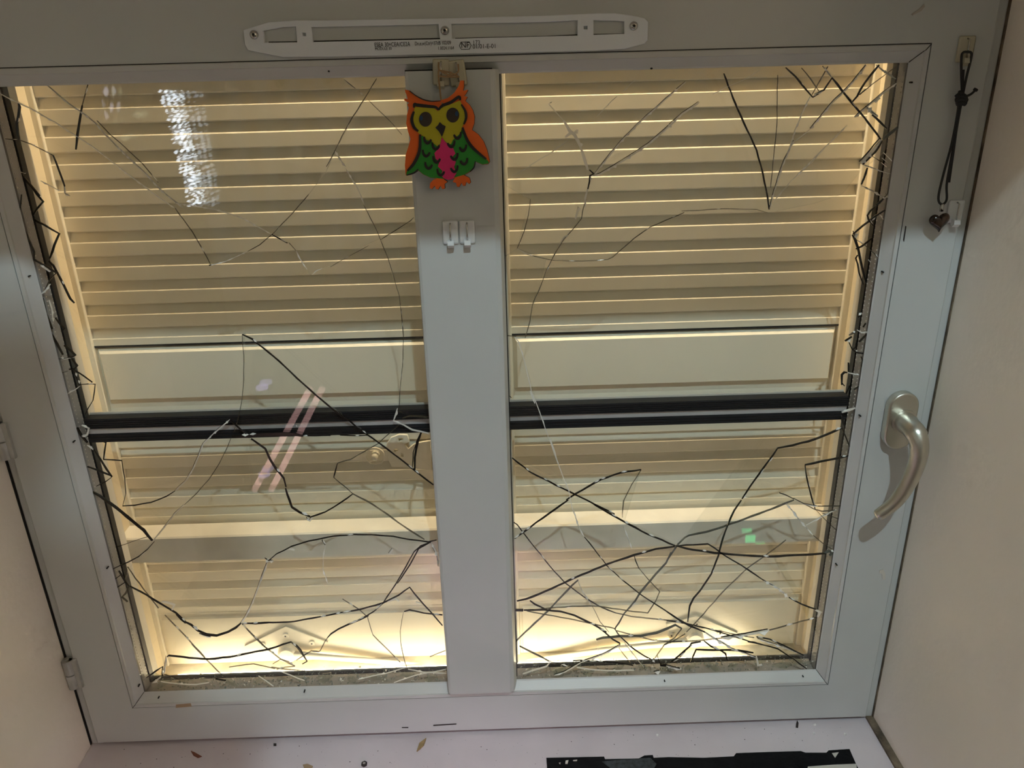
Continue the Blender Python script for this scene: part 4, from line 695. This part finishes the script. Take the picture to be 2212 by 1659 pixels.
# ------------------------------------------------------------------ heart pendant on a black cord
hp = P(2029, 477, -.024)
pend = empty('heart_pendant', (hp.x, -.024, hp.z), label='brown stone heart pendant on a knotted black cord, right stile', cat='pendant')
PT = Matrix.Translation(Vector((-hp.x, .024, -hp.z)))
kP_ = (1960, 60, .2831)
def Pp(a, b, Y=-.0205): return P(kP_[0]+a*kP_[2], kP_[1]+b*kP_[2], Y)
cb = bmesh.new()
for pts in ([(418, 500), (412, 350), (413, 230), (425, 190), (460, 185), (490, 195), (480, 260), (455, 360), (425, 500)], [(428, 320), (418, 500)], [(395, 560), (375, 700), (335, 900), (280, 1100), (240, 1270), (242, 1330), (268, 1350)], [(408, 560), (385, 700), (362, 850), (325, 1050), (300, 1200), (300, 1310), (270, 1352)], [(412, 570), (378, 760), (352, 940), (318, 1180)], [(430, 525), (470, 515), (500, 495), (520, 472)]):
    tube_bm(smooth_path([Pp(a, b) for a, b in pts], 5), .00125, 8, cb)
for pts in ([(375, 530), (400, 515), (440, 530), (430, 560)], [(372, 555), (410, 545), (452, 560)], [(378, 580), (410, 570), (445, 578)], [(395, 500), (425, 495)]): tube_bm(smooth_path([Pp(a, b, -.022) for a, b in pts], 4), .0028, 8, cb)
tube_bm([Pp(515, 480), Pp(526, 466)], .0024, 8, cb)
me = fin(cb, 'cord', True); me.transform(PT); new('cord', me, parent=pend, label='knotted black cord')
me = fin(tube_bm([Pp(266, 1345), Pp(260, 1400)], .0022, 8), 'chrome', True); me.transform(PT); new('bail', me, parent=pend)
bm = bmesh.new(); nn = 40; rings = []
def heart(t):
    x = 16*math.sin(t)**3; z = 13*math.cos(t)-5*math.cos(2*t)-2*math.cos(3*t)-math.cos(4*t); return x, z
for lay, (sc, y) in enumerate(((.25, -.0052), (.6, -.0044), (.88, -.0022), (1, 0), (.88, .0022), (.5, .0040))):
    rings.append([bm.verts.new((heart(2*math.pi*i/nn)[0]*.00070*sc, y, (heart(2*math.pi*i/nn)[1]-1)*.00070*sc)) for i in range(nn)])
for a in range(len(rings)-1):
    for i in range(nn): bm.faces.new((rings[a][i], rings[a][(i+1) % nn], rings[a+1][(i+1) % nn], rings[a+1][i]))
bm.faces.new(rings[0]); bm.faces.new(rings[-1][::-1])
o = new('stone_heart', fin(bm, 'gem', True), parent=pend); o.rotation_euler.y = -.12

# ------------------------------------------------------------------ the inner sill: torn black strip, flakes, splinter
edge = [(1180, 1637), (1260, 1635.5), (1305, 1634.5), (1307, 1640), (1380, 1638.5), (1392, 1632), (1410, 1631), (1412, 1637), (1445, 1635.5), (1520, 1637), (1585, 1634), (1590, 1627), (1660, 1624.5), (1730, 1622.5), (1740, 1626), (1785, 1626), (1790, 1621), (1835, 1618), (1849, 1650)]
pp = [PZ(x, y, SILLZ+.0004) for x, y in edge]
poly = [(p.x, p.y) for p in pp] + [(pp[-1].x, -.16), (pp[0].x, -.16)]
ts = empty('black_strip', (.3, -.10, SILLZ), label='torn black strip with ragged edges stuck on the white sill', cat='strip')
def onsill(name, poly, z0, z1, m, par, label=None):
    me = prism(poly, z0, z1, m, 'z'); me.transform(Matrix.Translation(-par.location)); return new(name, me, parent=par, label=label)
onsill('strip_body', poly, SILLZ+.0001, SILLZ+.0006, 'tape', ts)
def zpoly(px): return [(p.x, p.y) for p in (PZ(a, b, SILLZ+.0008) for a, b in px)]
onsill('bubbled_patch', zpoly([(1300, 1645), (1340, 1641), (1405, 1637), (1418, 1650), (1405, 1672), (1340, 1675)]), SILLZ+.0005, SILLZ+.0009, 'tapeg', ts)
for px in ([(1222, 1643), (1228, 1642), (1226, 1650), (1221, 1650)], [(1238, 1642), (1247, 1641), (1246, 1644), (1238, 1644)], [(1797, 1627), (1812, 1625), (1804, 1637)], [(1745, 1656), (1800, 1652), (1850, 1650), (1852, 1680), (1740, 1680)], [(1207, 1648), (1211, 1647), (1210, 1651)]): onsill('paint_remnant', zpoly(px), SILLZ+.0005, SILLZ+.0010, 'paint', ts)
def bit(name, label, cat, px, m, h=.0006, group=None):
    p = zpoly(px); cx = sum(a for a, b in p)/len(p); cy = sum(b for a, b in p)/len(p)
    me = prism([(a-cx, b-cy) for a, b in p], 0, h, m, 'z'); o = new(name, me, label=label, cat=cat, group=group); o.location = (cx, cy, SILLZ+.0002); return o
bit('wood_splinter', 'small brown wood splinter on the sill below the mullion', 'splinter', [(900, 1624), (906, 1606), (921, 1595), (916, 1610), (908, 1618)], 'straw', .002)
bit('rust_flake', 'red brown flake on the left part of the white sill', 'flake', [(412, 1622), (420, 1625), (436, 1634), (428, 1637), (418, 1632)], 'flake', .001)
bit('rust_flake', 'orange brown flake at the bottom edge, left of the nut', 'flake', [(654, 1652), (664, 1650), (676, 1655), (672, 1664), (658, 1662)], 'chip', .001)
bit('dirt_crumb', 'dark crumb right below the sash on the left sill', 'crumb', [(591, 1606), (597, 1606), (597, 1611), (591, 1611)], 'fleck', .001)
bit('dirt_crumb', 'curled dark fibre under the sash near the right corner', 'crumb', [(1722, 1556), (1725, 1562), (1724, 1572), (1719, 1571), (1720, 1562)], 'fleck', .001)
dr = random.Random(5); bm = bmesh.new()
for i in range(170):
    px, py = dr.uniform(240, 1860), dr.uniform(1572, 1659)
    q = PZ(px, py, SILLZ); 
    if q.y > -.016: continue
    r_ = dr.choice((.0003, .0004, .0005, .0008)); 
    vs = [bm.verts.new((q.x+r_*math.cos(a)*dr.uniform(.6, 1.3), q.y+r_*math.sin(a), SILLZ+.0003)) for a in (0, 1.2, 2.4, 3.6, 4.9)]; bm.faces.new(vs)
new('sill_dirt', fin(bm, 'fleck'), label='fine dark specks scattered over the white sill', cat='dirt', kind='stuff')
q = PZ(787, 1652, SILLZ)
nut = empty('small_nut', (q.x, q.y, SILLZ), label='small dark metal nut lying on the sill', cat='nut')
new('nut_body', fin(tube_bm([(0, 0, 0), (0, 0, .003)], .0042, 6), 'fleck'), parent=nut); new('nut_bore', fin(tube_bm([(0, 0, .001), (0, 0, .0033)], .002, 10), 'chrome'), parent=nut)

# ------------------------------------------------------------------ lamps of the room, added fill and shading, things mirrored in the glass
def lamp_point(name, loc, watt, col, r, par):
    ld = bpy.data.lights.new(name, 'POINT'); ld.energy = watt; ld.color = col; ld.shadow_soft_size = r
    lo = bpy.data.objects.new(name, ld); COL.objects.link(lo); lo.parent = par; lo.location = loc
# bare cool bulb hanging from the ceiling behind and right of the camera
bl = empty('pendant_bulb', (.27, -1.36, 1.64), label='bare cool white bulb hanging from the room ceiling', cat='lamp')
new('cable', fin(tube_bm([(0, 0, .07), (0, 0, .26)], .004, 8), 'black'), parent=bl); new('socket', fin(tube_bm([(0, 0, .03), (0, 0, .075)], [.014, .018], 12), 'black'), parent=bl)
lamp_point('bulb_light', (0, 0, 0), BULB_W, (.70, .92, 1.0), .018, bl)
# unseen warm lamp added to fill the ambient light
sl = empty('warm_fill_lamp', (1.2, -1.75, .95), label='added warm fill lamp behind the camera, out of view', cat='lamp')
new('stem', fin(tube_bm([(0, 0, -2.35), (0, 0, -.2)], .012, 10), 'black'), parent=sl); new('foot', fin(tube_bm([(0, 0, -2.35), (0, 0, -2.32)], .15, 24), 'black'), parent=sl)
lamp_point('warm_fill_light', (0, 0, 0), WARM_FILL_W, (1.0, .70, .42), .20, sl)
# pink twin tubes, green clock and bead curtain (seen mirrored in the panes)
def mir(x, y, D): p = P(x, y, D); return Vector((p.x, -p.y, p.z))
pk = empty('pink_tube_lamp', mir(640, 960, 1.3), label='pink twin tube lamp mirrored in the left pane', cat='lamp')
for dx in (0, 26): 
    a, b = mir(690-dx, 850, 1.3)-pk.location, mir(585-dx*1.4, 1060, 1.3)-pk.location
    new('tube', fin(tube_bm([a, b], .0100, 10), emit('pink_glow', (1, .58, .54), PINK_E)), parent=pk)
ck = empty('digital_clock', mir(1640, 1195, 1.3), label='green digital clock mirrored in the lower right pane', cat='clock')
new('case', box(-.08, .08, -.05, -.004, -.09, .09, 'black', .004), parent=ck)
for x, y in ((1622, 1166), (1642, 1181), (1626, 1210), (1643, 1233)):
    q = mir(x, y, 1.3)-ck.location
    new('digit_segment', fin(box_bm(q.x-.016, q.x+.016, -.003, .0, q.z-.013, q.z+.013), emit('green_glow', (.03, 1, .32), 5.0)), parent=ck)
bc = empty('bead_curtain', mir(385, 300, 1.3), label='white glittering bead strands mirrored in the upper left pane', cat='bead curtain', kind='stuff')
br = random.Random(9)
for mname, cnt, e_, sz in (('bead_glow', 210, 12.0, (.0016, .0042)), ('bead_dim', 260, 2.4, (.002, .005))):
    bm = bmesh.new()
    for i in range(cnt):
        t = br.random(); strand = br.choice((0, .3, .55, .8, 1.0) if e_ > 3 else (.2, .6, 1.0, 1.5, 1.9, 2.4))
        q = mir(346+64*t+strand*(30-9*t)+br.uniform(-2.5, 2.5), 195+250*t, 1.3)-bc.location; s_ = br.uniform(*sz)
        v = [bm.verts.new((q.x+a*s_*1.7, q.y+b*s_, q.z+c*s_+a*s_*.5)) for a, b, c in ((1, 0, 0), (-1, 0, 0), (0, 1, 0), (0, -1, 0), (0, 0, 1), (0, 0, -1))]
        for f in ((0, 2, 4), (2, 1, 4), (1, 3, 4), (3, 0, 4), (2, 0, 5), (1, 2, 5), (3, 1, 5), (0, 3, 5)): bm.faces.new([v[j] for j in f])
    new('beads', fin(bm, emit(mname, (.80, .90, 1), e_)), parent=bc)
# pink lamp added below the picture to tint sill and bottom rail
nl_ = empty('pink_fill_lamp', (-.028, -.41, SILLZ), label='added small pink fill lamp, out of view, on the front edge of the sill', cat='lamp')
new('lamp_base', fin(tube_bm([(0, 0, 0), (0, 0, .006), (0, 0, .012)], [.03, .03, .012], 20), 'hookw'), parent=nl_)
new('lamp_stem', fin(tube_bm([(0, 0, .012), (0, 0, .092)], .004, 8), 'chrome'), parent=nl_)
sh_ = tube_bm([(0, 0, .1005), (0, 0, .118), (0, 0, .150), (0, 0, .1515), (0, 0, .120), (0, 0, .1025)], [.0405, .033, .014, .010, .030, .0385], 28)  # shade shaped to keep the pink light on rail and sill
bmesh.ops.delete(sh_, geom=[f for f in sh_.faces if len(f.verts) > 4], context='FACES')
new('lamp_shade', fin(sh_, 'hookw', True), parent=nl_)
lamp_point('pink_fill_light', (0, 0, .1055), PINK_FILL_W, (1.0, .70, .92), .008, nl_)
# unseen plant added so its leaves shade the window's left side
pl = empty('added_plant', (-.265, -.95, 1.15), label='leafy plant added out of view to shade the left side of the window', cat='plant')
M['leaf'] = mat('leaf_green', (.05, .12, .03), .5)
new('pot', fin(tube_bm([(0, 0, 0), (0, 0, .02), (0, 0, .14)], [.06, .07, .10], 20), 'hookw'), parent=pl)
new('hanger', fin(tube_bm([(0, 0, .13), (0, 0, .75)], .003, 6), 'twine'), parent=pl)
pr_ = random.Random(21)
for i in range(215):
    fz = pr_.random(); c = Vector((pr_.uniform(-.18, .36-.10*fz), pr_.uniform(-.05, .05), -.02-.68*fz)); L = pr_.uniform(.06, .115); wd = L*.34
    a = pr_.uniform(-.9, .9)-1.57; d_ = Vector((math.cos(a), pr_.uniform(-.4, .4), math.sin(a))).normalized(); n_ = d_.cross(Vector((0, 1, 0))).normalized()
    bm = bmesh.new(); ring = []
    for t, k in ((0, .12), (.25, .8), (.5, 1), (.75, .7), (1, .05)):
        p_ = c+d_*L*(t-.5)+Vector((0, 0, -.02*t*t)); ring.append((bm.verts.new(p_+n_*wd*k), bm.verts.new(p_+Vector((0, .006*k, 0))), bm.verts.new(p_-n_*wd*k)))
    for u, v_ in zip(ring, ring[1:]):
        bm.faces.new((u[0], u[1], v_[1], v_[0])); bm.faces.new((u[1], u[2], v_[2], v_[1]))
    new('leaf', fin(bm, 'leaf', True), parent=pl)
for i in range(9):
    x = -.38+.08*i; new('vine', fin(tube_bm(smooth_path([(0, 0, .12), (x*.6, 0, .10), (x, 0, -.2), (x+.01, 0, -.70)], 5), .0022, 6), 'leaf'), parent=pl)

# pale curtain at the back of the room, mirrored as a veil in the panes
M['curtain'] = mat('pale_curtain', (.78, .76, .74), .9)
cu_ = empty('curtain', (.15, -2.2, .9), label='pale curtain across the back of the room, mirrored in the panes', cat='curtain')
bm = bmesh.new(); nA = 160; cols = []
for i in range(nA+1):
    x = -1.25+2.55*i/nA; y = .035*math.sin(i*.9)+.012*math.sin(i*2.3)
    cols.append([bm.verts.new((x, y*(.6+.4*k), -2.25*k)) for k in (0, .5, 1)])
for i in range(nA):
    for k in range(2): bm.faces.new((cols[i][k], cols[i+1][k], cols[i+1][k+1], cols[i][k+1]))
bmesh.ops.solidify(bm, geom=bm.faces[:], thickness=.002)
new('fabric', fin(bm, 'curtain', True), parent=cu_)
new('rod', fin(tube_bm([(-1.3, 0, .02), (1.35, 0, .02)], .012, 10), 'chrome', True), parent=cu_)

# cut-out lantern, purple lamps and a short light chain (mirrored in the panes)
la = empty('cutout_lantern', mir(215, 270, 1.3), label='white cut-out lantern mirrored in the upper left corner', cat='lamp')
lw = emit('lantern_glow', (.86, .86, 1), 3.2); lg = emit('lantern_dim', (.8, .9, .6), 1.2)
for (cx, cz, rx, rz), mm in (((186, 236, 6, 11), lw), ((182, 275, 9, 20), lw), ((220, 228, 5, 13), lw), ((226, 253, 6, 15), lw), ((227, 198, 7, 12), lw), ((243, 200, 5, 14), lg), ((239, 232, 4, 12), lw), ((248, 262, 3, 7), lg), ((204, 240, 5, 6), lg), ((207, 222, 3, 7), lg), ((295, 248, 13, 10), lg), ((268, 298, 15, 8), lg)):
    p_ = [mir(cx+dx*rx, cz+dz*rz, 1.3)-la.location for dx, dz in ((0, -1), (.9, -.1), (.1, 1), (-.9, .1))]
    new('cutout', prism([(q.x, q.z) for q in p_], -.002, .002, mm, 'y'), parent=la)
pu = emit('purple_glow', (.62, .50, 1), 2.6)
for (x, y), lab in (((565, 838), 'upper purple spot lamp mirrored beside the pink tubes'), ((570, 1026), 'lower purple spot lamp mirrored beside the pink tubes')):
    o = empty('spot_lamp', mir(x, y, 1.3), label=lab, cat='lamp')
    new('lens', fin(tube_bm([(0, 0, -.004), (0, 0, .004)], .018, 18), pu), parent=o); new('lamp_body', fin(tube_bm([(0, -.002, -.02), (0, -.002, -.006)], .020, 18), 'black'), parent=o)
lc = empty('light_chain', mir(1600, 1362, 1.3), label='short white light chain mirrored in the lower right pane', cat='lamp')
lwh = emit('chain_glow', (.85, .92, 1), 6)
for a, b, r_ in (((1560, 1373), (1592, 1366), .003), ((1600, 1368), (1655, 1358), .0055), ((1600, 1347), (1640, 1338), .0015), ((1682, 1140), (1695, 1130), .002), ((1690, 1144), (1703, 1134), .002)):
    new('bulb_strip', fin(tube_bm([mir(*a, 1.3)-lc.location, mir(*b, 1.3)-lc.location], r_, 8), lwh), parent=lc)
